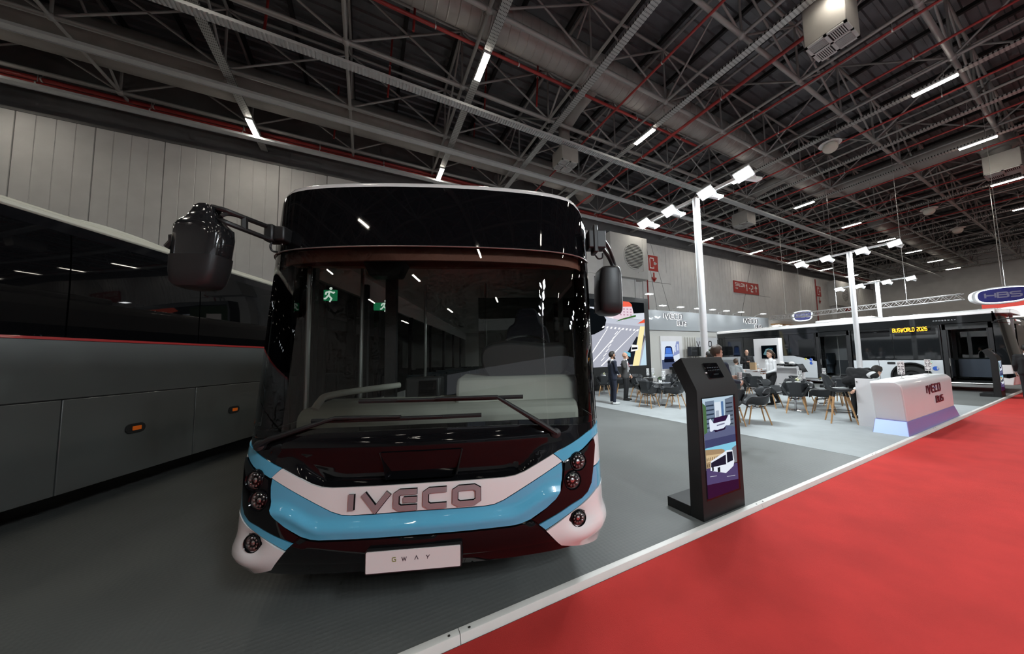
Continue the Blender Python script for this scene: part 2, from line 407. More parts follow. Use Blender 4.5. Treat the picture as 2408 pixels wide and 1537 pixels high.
# --- space frame under the deck
M_steel = mat('frame_steel_grey', (.33, .325, .315), .5, metal=.35, var=.12, scale=2)
M_blk = mat('purlin_black', (.012, .012, .013), .7)
sf = thing('space_frame', 'grey tubular steel space frame carrying the hall roof', 'truss')
NX = [3.2+4.0*i for i in range(-7, 18)]; NY = [2.4+3.25*j for j in range(-9, 6)]
ZB, ZT = 12.6, 15.0
def unit_tube(r, n=7):
    b = MB(); b.tube([(0, 0, 0), (0, 0, 1)], r, n, caps=False); return b.mesh('member', M_steel)
def place(me, a, b, name, parent, m=None):
    a, b = Vector(a), Vector(b); d = b-a; u, v = frame_of(d); L = d.length; d = d/L
    o = bpy.data.objects.new(name, me); COL.objects.link(o); o.parent = parent
    o.matrix_local = Matrix(((u.x, v.x, d.x*L, a.x), (u.y, v.y, d.y*L, a.y), (u.z, v.z, d.z*L, a.z), (0, 0, 0, 1)))
    return o
U60, U50, U38 = unit_tube(.085), unit_tube(.06), unit_tube(.042)
for yj in NY:
    place(U60, (-26, yj, ZB), (72, yj, ZB), 'chord', sf); place(U50, (-26, yj, ZT), (72, yj, ZT), 'chord', sf)
for xi in NX:
    place(U50, (xi, -28, ZB), (xi, 19.9, ZB), 'chord', sf); place(U50, (xi, -28, ZT), (xi, 19.9, ZT), 'chord', sf)
web = []
for i, xi in enumerate(NX):
    for j, yj in enumerate(NY):
        web.append(((xi, yj, ZB), (xi, yj, ZT), 0))
        if True:
            for di, dj in (((1, 0), (-1, 0), (0, 1), (0, -1)) if (i+j) % 2 == 0 else ((1, 0), (-1, 0))):
                if 0 <= i+di < len(NX) and 0 <= j+dj < len(NY): web.append(((xi, yj, ZB), (NX[i+di], NY[j+dj], ZT), 1))
def vis_size(a, b):
    p = (Vector(a)+Vector(b))/2-Vector((0, 0, CAMH)); z = p.dot(CF)
    if z < 1: return 0
    x, y = p.dot(CR)/z*FPX+PCX, p.dot(CD)/z*FPX+PCY
    return (1/z) if (-150 < x < 2560 and -150 < y < 900) else 1/(z+60)*.01
web.sort(key=lambda w: -vis_size(w[0], w[1]))
for a, b, k in web[:290]: place(U38, a, b, 'strut' if k else 'post', sf)
mb = MB()
for a, b, k in web[290:]: mb.tube([a, b], .042, 5, caps=False)
tag(mb.build('far_struts', M_steel, sf, fix=False), kind='stuff')
nb = MB(); nb.ell((0, 0, 0), (.13, .13, .13), 10, 6); nme = nb.mesh('node', M_steel)
nodes = sorted([(x, y) for x in NX for y in NY], key=lambda q: -vis_size((q[0], q[1], ZB), (q[0], q[1], ZB)))
for x, y in nodes[:110]: link('node', nme, sf, (x, y, ZB))
pb = MB(); pb.box(-.07, -28, 0, .07, 19.9, .16); pme2 = pb.mesh('purlin', M_blk)
for xi in NX:
    for dx in (0, 2.0): link('purlin', pme2, sf, (xi+dx, 0, 15.35))
# --- cable trays and lamp rails
def perforated(name, col, axis, sx, sy):
    m = mat(name, col, .45, metal=.5); nt, b = nodes_of(m); tc = nt.nodes.new('ShaderNodeTexCoord'); mp = nt.nodes.new('ShaderNodeMapping')
    mp.inputs['Scale'].default_value = (sx, sy, 1); v = nt.nodes.new('ShaderNodeTexVoronoi'); v.inputs['Scale'].default_value = 1; v.inputs['Randomness'].default_value = 0
    nt.links.new(tc.outputs['Object'], mp.inputs[0]); nt.links.new(mp.outputs[0], v.inputs['Vector'])
    r = nt.nodes.new('ShaderNodeMath'); r.operation = 'GREATER_THAN'; r.inputs[1].default_value = .22; nt.links.new(v.outputs['Distance'], r.inputs[0])
    x = nt.nodes.new('ShaderNodeMix'); x.data_type = 'RGBA'; x.inputs[6].default_value = (.02, .02, .02, 1); x.inputs[7].default_value = (*col, 1)
    nt.links.new(r.outputs[0], x.inputs[0]); nt.links.new(x.outputs[2], b.inputs['Base Color']); return m
M_rail = perforated('perforated_rail', (.42, .43, .42), 'Y', 22, 9)
M_tray = mat('tray_galvanised', (.58, .60, .61), .4, metal=.3, var=.05, scale=4)
M_lampw = emis('batten_light', (1.0, .93, .80), BATTEN_W)
M_white_metal = mat('white_metal', (.72, .73, .73), .4, var=.03, scale=6)
RX = [-20.5, -12.5, -4.57, 3.45, 11.45, 19.55, 27.1, 35.2, 43.2, 51.2, 59.2, 67.2]
rl = MB(); rl.add([(-.14, -28, .07), (-.14, -28, 0), (.14, -28, 0), (.14, -28, .07), (-.14, 19.8, .07), (-.14, 19.8, 0), (.14, 19.8, 0), (.14, 19.8, .07)], [(0, 1, 5, 4), (1, 2, 6, 5), (2, 3, 7, 6)])
rme = rl.mesh('rail', M_rail)
tagn = lambda x: 'over the aisle end of the hall' if x > 15 else 'over the buses'
for x in RX+[7.35, 23.3]:
    t = thing('lamp_rail', 'perforated grey lamp rail running across the hall under the roof frame', 'rail', (x, 0, 12.1), 0, 'perforated lamp rails')
    link('channel', rme, t)
    hb = MB(); hb.tube([(0, 0, .02), (0, 0, .5)], .012, 5)
    hm = hb.mesh('hanger', M_steel)
    for yj in NY[2:]: link('hanger', hm, t, (.0, yj+.3, 0))
bt = thing('batten_light', 'twin-tube white batten light under the roof', 'light', (0, 0, 0), 0, 'batten lights under the roof')
b = MB(); b.box(-.11, -.6, -.06, .11, .6, 0); b.build('body', M_white_metal, bt)
for sx in (-.055, .055):
    b = MB(); b.box(sx-.042, -.58, -.085, sx+.042, .58, -.058); b.build('tube', M_lampw, bt)
first = True
for x in RX:
    for y in (17.9, 10.4, 2.95, -4.5, -12.0, -19.5):
        o = bt if first else copy_tree(bt); first = False; o.location = (x, y, 12.1)
tb = MB()   # ribbed cable tray, profile open upward
tb.box(-.17, 0, 0, .17, 1, .012); tb.box(-.17, 0, 0, -.155, 1, .09); tb.box(.155, 0, 0, .17, 1, .09)
def tray(y, z, lab, ribs):
    t = thing('cable_tray', lab, 'cable tray', (0, y, z))
    b = MB(); b.box(-26, -.15, .02, 72, .15, .03); b.box(-26, -.16, 0, 72, -.15, .1); b.box(-26, .15, 0, 72, .16, .1); b.build('side_rails', M_tray, t)
    if ribs:
        b = MB(); x = -8.0
        while x < 30: b.box(x, -.15, -.012, x+.055, .15, .02); x += .11
        tag(b.build('rungs', M_tray, t), kind='stuff')
tray(12.17, 11.75, 'ribbed galvanised cable tray nearest the buses under the roof', True)
tray(15.4, 11.85, 'plain cable tray between the ribbed tray and the hall wall', False)
tray(18.65, 11.95, 'plain cable tray next to the red pipes at the hall wall', False)
# --- ducts
M_duct = mat('spiral_duct_grey', (.30, .285, .27), .55, metal=.3, var=.1, scale=1.5)
def duct(name, lab, pts, r, ribs=True, group=None):
    t = thing(name, lab, 'duct', pts[0], 0, group); o0 = Vector(pts[0])
    pts = [Vector(p)-o0 for p in pts]
    b = MB(); b.tube(pts, r, 28, caps=True); b.build('pipe', M_duct, t)
    if ribs:
        b = MB(); a, e = pts[0], pts[1]; L = (e-a).length; d = (e-a)/L; s = .2
        while s < L:
            b.lathe([(r, -.03), (r+.016, 0), (r, .03)], 28, a+d*s, d); s += .34
        tag(b.build('spiral_ribs', M_duct, t, fix=False), kind='stuff')
    return t
def arc(c, r, a0, a1, ux, uy, n=8):
    c, ux, uy = Vector(c), Vector(ux), Vector(uy)
    return [c+ux*r*math.cos(math.radians(a0+(a1-a0)*i/n))+uy*r*math.sin(math.radians(a0+(a1-a0)*i/n)) for i in range(n+1)]
duct('air_duct', 'thick ribbed grey air duct crossing the hall roof above the bus', [(-27, 9.75, 13.34), (28.5, 9.75, 13.34)]+arc((28.5, 8.25, 13.34), 1.5, 90, 0, (1, 0, 0), (0, 1, 0))+[(30, 3.6, 13.34)]+arc((30, 3.6, 12.34), 1.0, 90, 180, (0, 1, 0), (0, 0, 1)), .62)
duct('air_duct', 'thick grey air duct running along the top of the hall wall', [(-27, 17.25, 13.45), (12.6, 17.25, 13.45)]+arc((12.6, 18.3, 13.45), 1.05, 270, 360, (1, 0, 0), (0, 1, 0)), .74, False)
duct('air_duct', 'far ribbed air duct beyond the light masts', [(40, 10.2, 13.2), (70, 10.2, 13.2)]+[(70.5, 10.2, 13.2)], .55, True)
M_grl = mat('diffuser_grille', (.42, .42, .41), .5, metal=.2)
M_dark = mat('void_dark', (.01, .01, .01), .9)
def diffuser(x, y, s, h, lab, path):
    t = thing('air_diffuser', lab, 'vent', (x, y, 11.0))
    b = MB(); b.hexa([(-s, -s, .02), (s, -s, .02), (s, s, .02), (-s, s, .02)], [(-s, -s, h), (s, -s, h), (s, s, h), (-s, s, h)]); b.build('box', M_duct, t, .02)
    b = MB(); b.tube([Vector(p)-Vector((x, y, 11.0)) for p in path], s*.62, 18); b.build('branch_duct', M_duct, t)
    b = MB(); b.box(-s+.03, -s+.03, .0, s-.03, s-.03, .022); b.build('grille_backing', M_dark, t)
    b = MB()
    b.box(-s, -s, -.02, s, -s+.07, .02); b.box(-s, s-.07, -.02, s, s, .02); b.box(-s, -s, -.02, -s+.07, s, .02); b.box(s-.07, -s, -.02, s, s, .02)
    b.box(-.04, -s, -.02, .04, s, .02); b.box(-s, -.04, -.02, s, .04, .02); b.build('grille_frame', M_grl, t)
    for qx, qy, dr in ((-1, -1, 0), (1, -1, 1), (-1, 1, 1), (1, 1, 0)):
        for i in range(8):
            c = .07+(s-.13)*(i+.5)/8
            b = MB()
            if dr: b.box(qx*c-.012, min(qy*.04, qy*(s-.06)), -.012, qx*c+.012, max(qy*.04, qy*(s-.06)), .012)
            else: b.box(min(qx*.04, qx*(s-.06)), qy*c-.012, -.012, max(qx*.04, qx*(s-.06)), qy*c+.012, .012)
            b.build('louvre', M_grl, t)
diffuser(12.25, 3.66, .5, 1.25, 'square grey air diffuser with four-way louvres hanging in the open above the aisle', [(12.25, 3.66, 12.2), (12.25, 3.66, 13.6), (12.25, 2.2, 13.9)])
diffuser(8.4, 12.68, .46, .72, 'square grey air diffuser hanging on a branch of the thick ribbed duct', [(8.4, 12.68, 11.7), (8.4, 12.68, 12.9), (8.4, 11.6, 13.2), (8.4, 9.9, 13.25)])
diffuser(30.0, 2.55, .6, 1.0, 'square air diffuser at the end of the bent ribbed duct', [(30, 2.6, 11.9), (30, 2.6, 12.4)])
diffuser(24.2, 13.0, .55, .9, 'square air diffuser hanging between the two lit masts near the back wall', [(24.2, 13.0, 11.8), (24.2, 13, 12.9), (24.2, 11, 13.2), (24.2, 9.9, 13.25)])
# --- red sprinkler pipes
M_pipe = mat('pipe_red', (.28, .026, .024), .4, var=.1, scale=3)
M_clamp = mat('clamp_zinc', (.6, .6, .58), .35, metal=.7)
def pipe(lab, a, b, r, clamps=0, grp='red sprinkler pipes'):
    t = thing('sprinkler_pipe', lab, 'pipe', a, 0, grp); a, b = Vector(a), Vector(b)
    m = MB(); m.tube([(0, 0, 0), b-a], r, 10); m.build('run', M_pipe, t)
    for i in range(clamps):
        p = (b-a)*((i+.5)/clamps); d = (b-a).normalized()
        m = MB(); m.lathe([(r+.002, -.02), (r+.015, -.02), (r+.015, .02), (r+.002, .02)], 12, p, d); m.tube([p+Vector((0, 0, r)), p+Vector((0, 0, r+.3))], .012, 5); m.build('clamp', M_clamp, t)
pipe('upper of the two red pipes running along the top of the hall wall', (-27, 19.15, 12.62), (72, 19.15, 12.62), .085, 34, None)
pipe('lower of the two red pipes running along the top of the hall wall', (-27, 18.95, 12.3), (72, 18.95, 12.3), .085, 34, None)
pipe('red pipe fixed along the flank of the thick ribbed duct', (-27, 10.35, 12.75), (15.5, 10.35, 12.75), .06, 14, None)
for x in (9.4, 13.0, 15.4, 17.6, 21.4, 25.2, 29.2, 33.0, 37.0, 41.0):
    pipe('thin red pipe running across the hall under the roof', (x, -26, 12.42), (x, 18.7, 12.42), .045 if x != 13.0 else .07, 10)
for x, y in ((-3.2, 13.2), (.6, 14.2), (4.5, 13.3), (6.4, 11.8), (-1.6, 18.2), (5.2, 17.6), (1.2, 10.8)):
    pipe('short red branch pipe rising to the roof deck above the bus', (x, y, 12.7), (x+.15, y, 15.5), .04, 1, 'red branch pipes')
# --- dome lamps
M_dome = mat('dome_lamp', (.55, .52, .46), .35, trans=0)
dl = thing('dome_lamp', 'round unlit dome lamp with a disc shade under the roof', 'lamp', (0, 0, 0), 0, 'unlit dome lamps under the roof')
b = MB(); b.lathe([(.02, .42), (.06, .40), (.30, .34), (.43, .30), (.44, .27), (.2, .30)], 24); b.build('shade', M_white_metal, dl)
b = MB(); b.ell((0, 0, .12), (.30, .30, .26), 20, 12); b.build('globe', M_dome, dl)
b = MB(); b.tube([(0, 0, .4), (0, 0, 1.0)], .02, 6); b.build('stem', M_steel, dl)
for i, (x, y) in enumerate(((19.5, 6.25), (35.2, 6.2), (43.2, 6.2))):
    o = dl if i == 0 else copy_tree(dl); o.location = (x, y, 11.35)
# ================================================================ THE CITY BUS (front towards the aisle)
TH = .39689; BU = Vector((math.cos(TH), -math.sin(TH), 0)); BW = Vector((math.sin(TH), math.cos(TH), 0))
U0, D0 = -.575, 2.14
bus = thing('city_bus', 'white and sky-blue city bus with a black glossy nose and large windscreen', 'bus', BU*U0+BW*D0, -TH)
def bl(px, py, ly):        # pixel -> bus-local point at depth ly behind the bumper
    d = px_dir(px, py); t = (D0+ly)/d.dot(BW); return Vector((t*d.dot(BU)-U0, ly, CAMH+t*d.z))
PLN = np.array(catmull([(0, 0), (.3, .008), (.6, .034), (.85, .075), (1.0, .12), (1.1, .17), (1.18, .235), (1.23, .31), (1.262, .40), (1.275, .52), (1.2755, .75), (1.276, 1.0)], 10))
PLS = np.r_[0, np.cumsum(np.hypot(*np.diff(PLN, axis=0).T))]; SMAX = float(PLS[-1])
BZ = np.array(catmull([(.20, .16), (.30, .09), (.40, .03), (.5, 0), (.75, .01), (1.0, .035), (1.2, .075), (1.6, .125), (2.0, .17), (2.45, .225), (2.75, .262), (2.95, .29), (3.2, .33)], 8))
def fs0(s, z):
    a = min(abs(s), SMAX); x = float(np.interp(a, PLS, PLN[:, 0])); y = float(np.interp(a, PLS, PLN[:, 1])) + max(0, abs(s)-SMAX)
    k = max(0.0, 1-max(0, y-.3)/.9)          # the rake fades out along the flanks
    return Vector((math.copysign(x, s), y+float(np.interp(z, BZ[:, 0], BZ[:, 1]))*k, z))
def FS(s, z, off=0.0):
    p = fs0(s, z)
    if off:
        e = .006; n = (fs0(s+e, z)-fs0(s-e, z)).cross(fs0(s, z+e)-fs0(s, z-e)).normalized()
        p = p + n*off
    return p
M_bwhite = mat('paint_white', (.88, .86, .85), .25, coat=1.0, var=.02, scale=3)
M_bblue = mat('paint_sky_blue', (.105, .46, .69), .25, coat=1.0, var=.02, scale=3)
M_bblack = mat('gloss_black', (.005, .005, .006), .05, spec=.42)
M_gblack = mat('glass_black', (.004, .004, .005), .03, spec=.5)
M_plast = mat('black_plastic', (.018, .018, .019), .38, bump=.05, bscale=200)
M_mirr = mat('mirror_shell', (.016, .0165, .018), .12, coat=1.0)
M_chrome = mat('chrome', (.62, .62, .63), .06, metal=1.0)
M_refl = mat('reflector_bright', (.85, .84, .84), .28, metal=1.0)
M_lens = glass('lamp_glass', (.95, .95, .95), 1.5)
M_wind = glass('windscreen_glass', (.90, .92, .88), 1.52, boost=1.1)
M_rubber = mat('rubber', (.012, .012, .012), .75)
sst = lambda a, b, x: (lambda t: t*t*(3-2*t))(min(1, max(0, (x-a)/(b-a))))
def nose_bulge(s, z):
    w = 1-sst(.60+.9*max(0, z-.9), .70+1.0*max(0, z-.9), abs(s)); g = sst(.888, .906, z)*(1-sst(1.062, 1.092, z))
    ridge = math.exp(-((z-1.125)/.035)**2)*.014*(1-sst(.85, 1.1, abs(s)))
    return -(.062-.05*sst(.90, 1.08, z))*g*w+ridge
def mir(L): return [(-a, b) for a, b in reversed(L)]
def ring(half):      # right half outline given bottom->top starting and ending on the centre line
    return half+[(-a, b) for a, b in reversed(half) if abs(a) > 1e-6]
SE = SMAX-.02
patch('nose_shell', [(-SE, .34), (-1.0, .35), (0, .38), (1.0, .35), (SE, .34), (SE, 1.15), (1.1, 1.165), (.6, 1.207), (0, 1.215), (-.6, 1.207), (-1.1, 1.165), (-SE, 1.15)], FS, M_bblack, bus, .028, .0, bulge=nose_bulge)
# painted panels, each proud of the black shell
wh = [(0, .735), (.40, .729), (.46, .733), (.52, .752), (.60, .79), (.925, .945), (.895, .972), (.862, .998), (.66, .909), (.60, .892), (.53, .886), (0, .890)]
patch('front_flash', ring(wh), FS, M_bwhite, bus, .04, .012)
bl_ = [(0, .602), (.58, .597), (.63, .602), (.69, .618), (.80, .672), (.862, .716), (.897, .765), (.918, .83), (.925, .89), (.922, .937), (.60, .783), (.52, .745), (.46, .726), (.40, .722), (0, .728)]
def crease(s, z):
    zc = .655+.10*sst(.56, .86, abs(s)); return .016*math.exp(-((z-zc)/.035)**2)+.014*(1-sst(zc-.03, zc+.05, z))
patch('front_panel', ring(bl_), FS, M_bblue, bus, .02, .010, bulge=crease)
fl = [(.25, 1.078), (-.25, 1.078), (-.212, .918), (.212, .918)]
patch('grille_flap', fl, FS, M_bblack, bus, .02, .008, bulge=lambda s, z: nose_bulge(s*.5, z)+.004*sst(1.045, 1.06, z))
for sg in (1, -1):
    b = MB(); b.tube([FS(sg*(.212+.038*t)+sg*.006, .918+.16*t, nose_bulge(0, .918+.16*t)+.004) for t in np.linspace(0, 1, 8)], .005, 5); b.build('flap_gap', M_dark, bus)
bp = [(0, .412), (.53, .413), (.895, .405), (.745, .568), (.70, .604), (.66, .592), (.58, .584), (0, .589)]
patch('bumper_centre', ring(bp), FS, M_bblack, bus, .04, .010, bulge=lambda s, z: .022*math.exp(-((z-.56)/.03)**2)-.02*(1-sst(.40, .47, z)))
for sg in (1, -1):
    mm = (lambda L: L) if sg == 1 else mir
    up = [(.868, 1.0), (.90, .974), (.935, .94), (1.0, .965), (1.10, 1.0), (1.19, 1.042), (1.24, 1.058), (1.30, 1.062), (SE, 1.07), (SE, 1.145), (1.30, 1.128), (1.15, 1.098), (1.0, 1.045)]
    patch('corner_stripe', mm(up), FS, M_bblue, bus, .035, .008)
    pod = [(.745, .582), (.86, .617), (.99, .664), (1.07, .684), (1.125, .712), (1.165, .757), (1.185, .82), (1.235, 1.0), (1.228, 1.04), (1.195, 1.038), (1.10, .994), (.945, .932), (.935, .85), (.915, .775), (.872, .712), (.80, .662), (.71, .612)]
    patch('headlamp_pod', mm(pod), FS, M_gblack, bus, .035, .016)
    side = [(1.245, 1.052), (1.24, .99), (1.2, .86), (SE, .89), (SE, 1.062), (1.3, 1.055)]
    patch('corner_panel', mm(side), FS, M_bwhite, bus, .04, .008)
    sw = [(.752, .568), (.795, .531), (.92, .585), (1.09, .652), (1.22, .70), (SE, .745), (SE, .878), (1.205, .85), (1.18, .80), (1.17, .752), (1.13, .702), (1.07, .675), (.99, .654), (.86, .606)]
    patch('lower_stripe', mm(sw), FS, M_bblue, bus, .035, .009)
    cn = [(.905, .402), (1.09, .335), (1.25, .29), (SE, .285), (SE, .735), (1.22, .692), (1.09, .643), (.92, .576), (.80, .522)]
    fogc = (sg*1.04, .553)
    patch('bumper_corner', mm(cn), FS, M_bwhite, bus, .03, .012, bulge=lambda s, z: .03*math.exp(-((z-.46)/.07)**2)*sst(.85, 1.12, abs(s)) - .035*math.exp(-(((abs(s)-1.04)/.075)**2+((z-.553)/.055)**2)))
    for nm, s0, z0, r in (('headlamp', sg*1.045, .925, .052), ('headlamp', sg*.995, .812, .052), ('fog_lamp', fogc[0], fogc[1], .047)):
        c = FS(s0, z0, .016 if nm == 'headlamp' else .0); n = (FS(s0, z0, .05)-FS(s0, z0, 0)).normalized()
        n = (n+Vector((0, -1.2, 0))).normalized()
        h = MB(); h.lathe([(r*1.25, -.03), (r*1.25, .006), (r*1.12, .016), (r*1.02, .010), (r, -.03)], 28, c, n); hl = h.build(nm, M_bblack, bus)
        h = MB(); h.lathe([(.004, -.028), (r*.45, -.022), (r*.8, -.006), (r, .008)], 24, c, n); h.lathe([(.002, .006), (r*.28, .002), (r*.36, -.02)], 16, c, n); h.build('reflector', M_refl, hl)
        for q in range(10):
            a = 2*math.pi*q/10; u_, v_ = frame_of(n); h = MB(); h.ell(c+(u_*math.cos(a)+v_*math.sin(a))*r*.66+n*.0, (.009, .009, .009), 8, 5); h.build('facet', M_refl, hl)
        h = MB(); h.lathe([(r, .008), (r*.7, .019), (r*.35, .024), (.001, .025)], 24, c, n); h.build('lens', M_lens, hl)
# windscreen with black border, pillars, upper destination glass, seal line
wz0, wz1, ws = lambda s: 1.215-.05*sst(.5, 1.2, abs(s)), 2.482, 1.46
ol = [(-ws, 1.16), (-1.1, 1.168), (-.6, 1.21), (0, 1.218), (.6, 1.21), (1.1, 1.168), (ws, 1.16), (ws, wz1), (-ws, wz1)]
V_, T_ = fill2d(ol, .07); wmb = MB(); wmb.add([FS(a, b, .004) for a, b in V_], T_, 0, True); wsn = wmb.build('windscreen', M_wind, bus, fix=False)
patch('windscreen_lower_border', [(-ws, 1.158), (-1.1, 1.166), (-.6, 1.208), (0, 1.216), (.6, 1.208), (1.1, 1.166), (ws, 1.158), (ws, 1.205), (1.15, 1.215), (.6, 1.238), (0, 1.243), (-.6, 1.238), (-1.15, 1.215), (-ws, 1.205)], FS, M_gblack, bus, .06, -.006)
for sg in (1, -1):
    mm = (lambda L: L) if sg == 1 else mir
    patch('pillar', mm([(1.40, 1.16), (SE+.1, 1.15), (SE+.1, 2.80), (1.44, 2.80), (1.40, 2.46)]), FS, M_gblack, bus, .06, .002, off=.004)
def ztop(s):
    a = abs(s); return 2.965-.165*sst(1.08, 1.52, a)
vt = [(s, ztop(s)) for s in np.linspace(1.46, -1.46, 40)]
patch('destination_glass', [(-1.46, 2.484), (1.46, 2.484)]+vt, FS, M_gblack, bus, .06, .006)
sl = MB(); sl.tube([FS(s, 2.483, .012) for s in np.linspace(-1.4, 1.4, 40)], .005, 6); sl.build('seal_strip', mat('seal_grey', (.3, .28, .27), .35, metal=.6), bus)
# roof shell: loops from the front edge / flanks inward
LEN = 11.6
ss = list(np.linspace(-SMAX, SMAX, 90)); base_l = [fs0(s, ztop(s)) for s in ss]
loop = base_l+[Vector((1.276, y, 2.80)) for y in np.linspace(1.6, LEN, 12)]+[Vector((-1.276, y, 2.80)) for y in np.linspace(LEN, 1.6, 12)]
cy_ = 6.0; mb = MB(); rings = []
ctr = Vector((0, 0, 0))
for t in (0, .25, .5, .75, 1.0, 1.6):
    R_ = []
    for p in loop:
        r = 3.02-p.z; a = min(t, 1)*math.pi/2
        inx = r*(1-math.cos(a))+max(0, t-1)*.35
        q = p.copy(); q.z = p.z+r*math.sin(a)+max(0, t-1)*.03
        nx = -p.x/1.276; ny = (max(0, 1.2-p.y)/1.2) if p.y < 1.2 else (-1 if p.y > LEN-.1 else 0)
        l = math.hypot(nx, ny) or 1
        q.x += nx/l*inx; q.y += ny/l*inx; R_.append(q)
    rings.append(R_)
n = len(loop)
mb.add([p for R_ in rings for p in R_], [(i*n+j, i*n+(j+1) % n, (i+1)*n+(j+1) % n, (i+1)*n+j) for i in range(len(rings)-1) for j in range(n)], 0, True)
mb.add(rings[-1], [list(range(n))], 0, False)
mb.build('roof', M_bwhite, bus)
b = MB(); b.box(-.85, 2.6, 3.03, .85, 5.6, 3.2); b.build('roof_unit', M_bwhite, bus, .06)
# flanks, rear, floor, wheels
M_sglass = glass('side_glass', (.80, .83, .81), 1.5)
for sg in (1, -1):
    x = sg*1.276
    b = MB(); b.box(min(x, x-sg*.04), .98, .30, max(x, x-sg*.04), LEN, 1.15); b.build('side_skirt', M_bwhite, bus)
    b = MB(); b.box(min(x, x-sg*.05), .98, 2.45, max(x, x-sg*.05), LEN, 2.80); b.build('cant_rail', M_bwhite, bus)
    for i in range(7):
        y0 = 1.0+i*1.51
        b = MB(); b.box(min(x, x-sg*.05), y0, 1.15, max(x, x-sg*.05), y0+.09, 2.46); b.build('window_post', M_gblack, bus)
        b = MB(); b.box(min(x-sg*.015, x-sg*.02), y0+.09, 1.15, max(x-sg*.015, x-sg*.02), y0+1.51, 2.46); b.build('side_window', M_sglass, bus)
    for y in (2.75, 8.7):
        w = MB(); w.lathe([(.2, -.14), (.44, -.14), (.48, -.10), (.48, .10), (.44, .14), (.28, .14)], 36, (sg*1.12, y, .48), (1, 0, 0)); wo = w.build('wheel', M_rubber, bus)
        w = MB(); w.lathe([(.29, .14*1), (.27, .08), (.16, .04), (.10, .11), (.001, .11)], 28, (sg*1.12, y, .48), (sg, 0, 0)); w.build('rim', M_chrome, wo)
b = MB(); b.box(-1.27, LEN-.06, .35, 1.27, LEN, 2.82); b.build('rear_wall', M_bwhite, bus)
M_intf = mat('interior_floor', (.10, .10, .10), .7, var=.2, scale=30); M_intg = mat('interior_grey', (.42, .42, .38), .6, var=.04, scale=6)
M_intc = mat('interior_ceiling', (.55, .53, .50), .7); M_intd = mat('interior_dark', (.022, .023, .025), .5, bump=.08, bscale=150)
M_head = mat('header_brown', (.22, .085, .06), .7)
b = MB(); b.box(-1.2, .45, .30, 1.2, LEN-.06, .36); b.box(.15, .42, .36, 1.2, 2.0, .78); b.build('cabin_floor', M_intf, bus)
b = MB(); b.box(-1.24, .62, 2.72, 1.24, LEN-.06, 2.76); b.build('cabin_ceiling', M_intc, bus)
patch('windscreen_header', [(-1.32, 2.40), (1.32, 2.40), (1.32, 2.50), (-1.32, 2.50)], lambda s, z, o: FS(s, z, -.05-o), M_head, bus, .08, .01)
b = MB(); b.box(-1.15, .60, 2.44, 1.15, .66, 2.72); b.build('blind_box', M_head, bus)
# cabin fittings seen through the windscreen
b = MB()
b.prism([(.44, .8), (.44, 1.24), (.50, 1.30), (.95, 1.33), (.95, .8)], lambda p, q: (-1.05, p+.08, q), lambda p, q: (1.13, p+.05, q))
b.build('dash_base', M_intg, bus, .03)
dp = [(.36, 1.60), (.34, 1.72), (.40, 1.80), (.62, 1.83), (.95, 1.80), (1.16, 1.80), (1.2, 1.74), (1.19, 1.60), (1.05, 1.50), (.62, 1.495), (.45, 1.50)]
b = MB(); b.prism(catmull(dp, 4, True), lambda a, c: (a*.93, .78+.05*abs(a-.75), c-.03), lambda a, c: (a*.95, 1.12, c+.01)); b.build('instrument_panel', M_intd, bus, .02)
b = MB(); b.prism([(.60, 1.26), (.64, 1.44), (.70, 1.50), (1.1, 1.52), (1.1, 1.26)], lambda p, q: (.12, p, q), lambda p, q: (1.17, p+.04, q)); b.build('dash_fascia', M_intg, bus, .03)
b = MB(); cw = Vector((.74, 1.24, 1.80)); ax = Vector((0, -.5, 1)).normalized(); u_, v_ = frame_of(ax)
b.tube([cw+(u_*math.cos(a)+v_*math.sin(a))*.225 for a in np.linspace(0, 2*math.pi, 33)[:-1]], .017, 8, closed=True)
for a in (.3, 2.84, 4.71): b.tube([cw, cw+(u_*math.cos(a)+v_*math.sin(a))*.22], .02, 6)
b.tube([cw, cw-ax*.5], .035, 8); b.build('steering_wheel', M_intd, bus)
seat = MB()
seat.prism(catmull([(-.27, 1.35), (-.29, 1.75), (-.25, 2.02), (-.17, 2.10), (-.14, 2.22), (-.08, 2.29), (.08, 2.29), (.14, 2.22), (.17, 2.10), (.25, 2.02), (.29, 1.75), (.27, 1.35)], 4, True), lambda a, c: (.80+a, 1.78+(c-1.35)*.12, c), lambda a, c: (.80+a*.92, 1.93+(c-1.35)*.12, c-.01))
seat.box(.53, 1.35, 1.22, 1.07, 1.85, 1.38); seat.box(.65, 1.45, .78, .95, 1.8, 1.24)
seat.build('driver_seat', mat('seat_fabric_blue', (.018, .02, .035), .85, bump=.1, bscale=250), bus, .03)
p0 = [bl(740, 962, .42), bl(752, 944, .46), bl(772, 930, .52), bl(850, 917, .75), bl(940, 905, 1.0)]
b = MB(); b.tube(catmull(p0, 4), .026, 10); b.build('grab_rail', M_intg, bus)
b = MB(); q0, q1 = bl(952, 888, .95), bl(1035, 968, .95); b.box(q0.x, .95, q1.z, q1.x, 1.15, q0.z); tk = b.build('ticket_machine', M_intd, bus, .02)
b = MB(); b.box(q0.x+.13, .935, q0.z-.17, q1.x-.03, .95, q0.z-.03); b.build('display', M_gblack, tk)
for px, ly in ((724, .62), (850, 1.35), (1000, 2.5), (1142, 2.4)):
    q = bl(px, 800, ly); b = MB(); b.tube([(q.x, q.y, .36), (q.x, q.y, 2.72)], .018, 8); b.build('stanchion', mat('stanchion_steel', (.35, .36, .35), .3, metal=.7), bus)
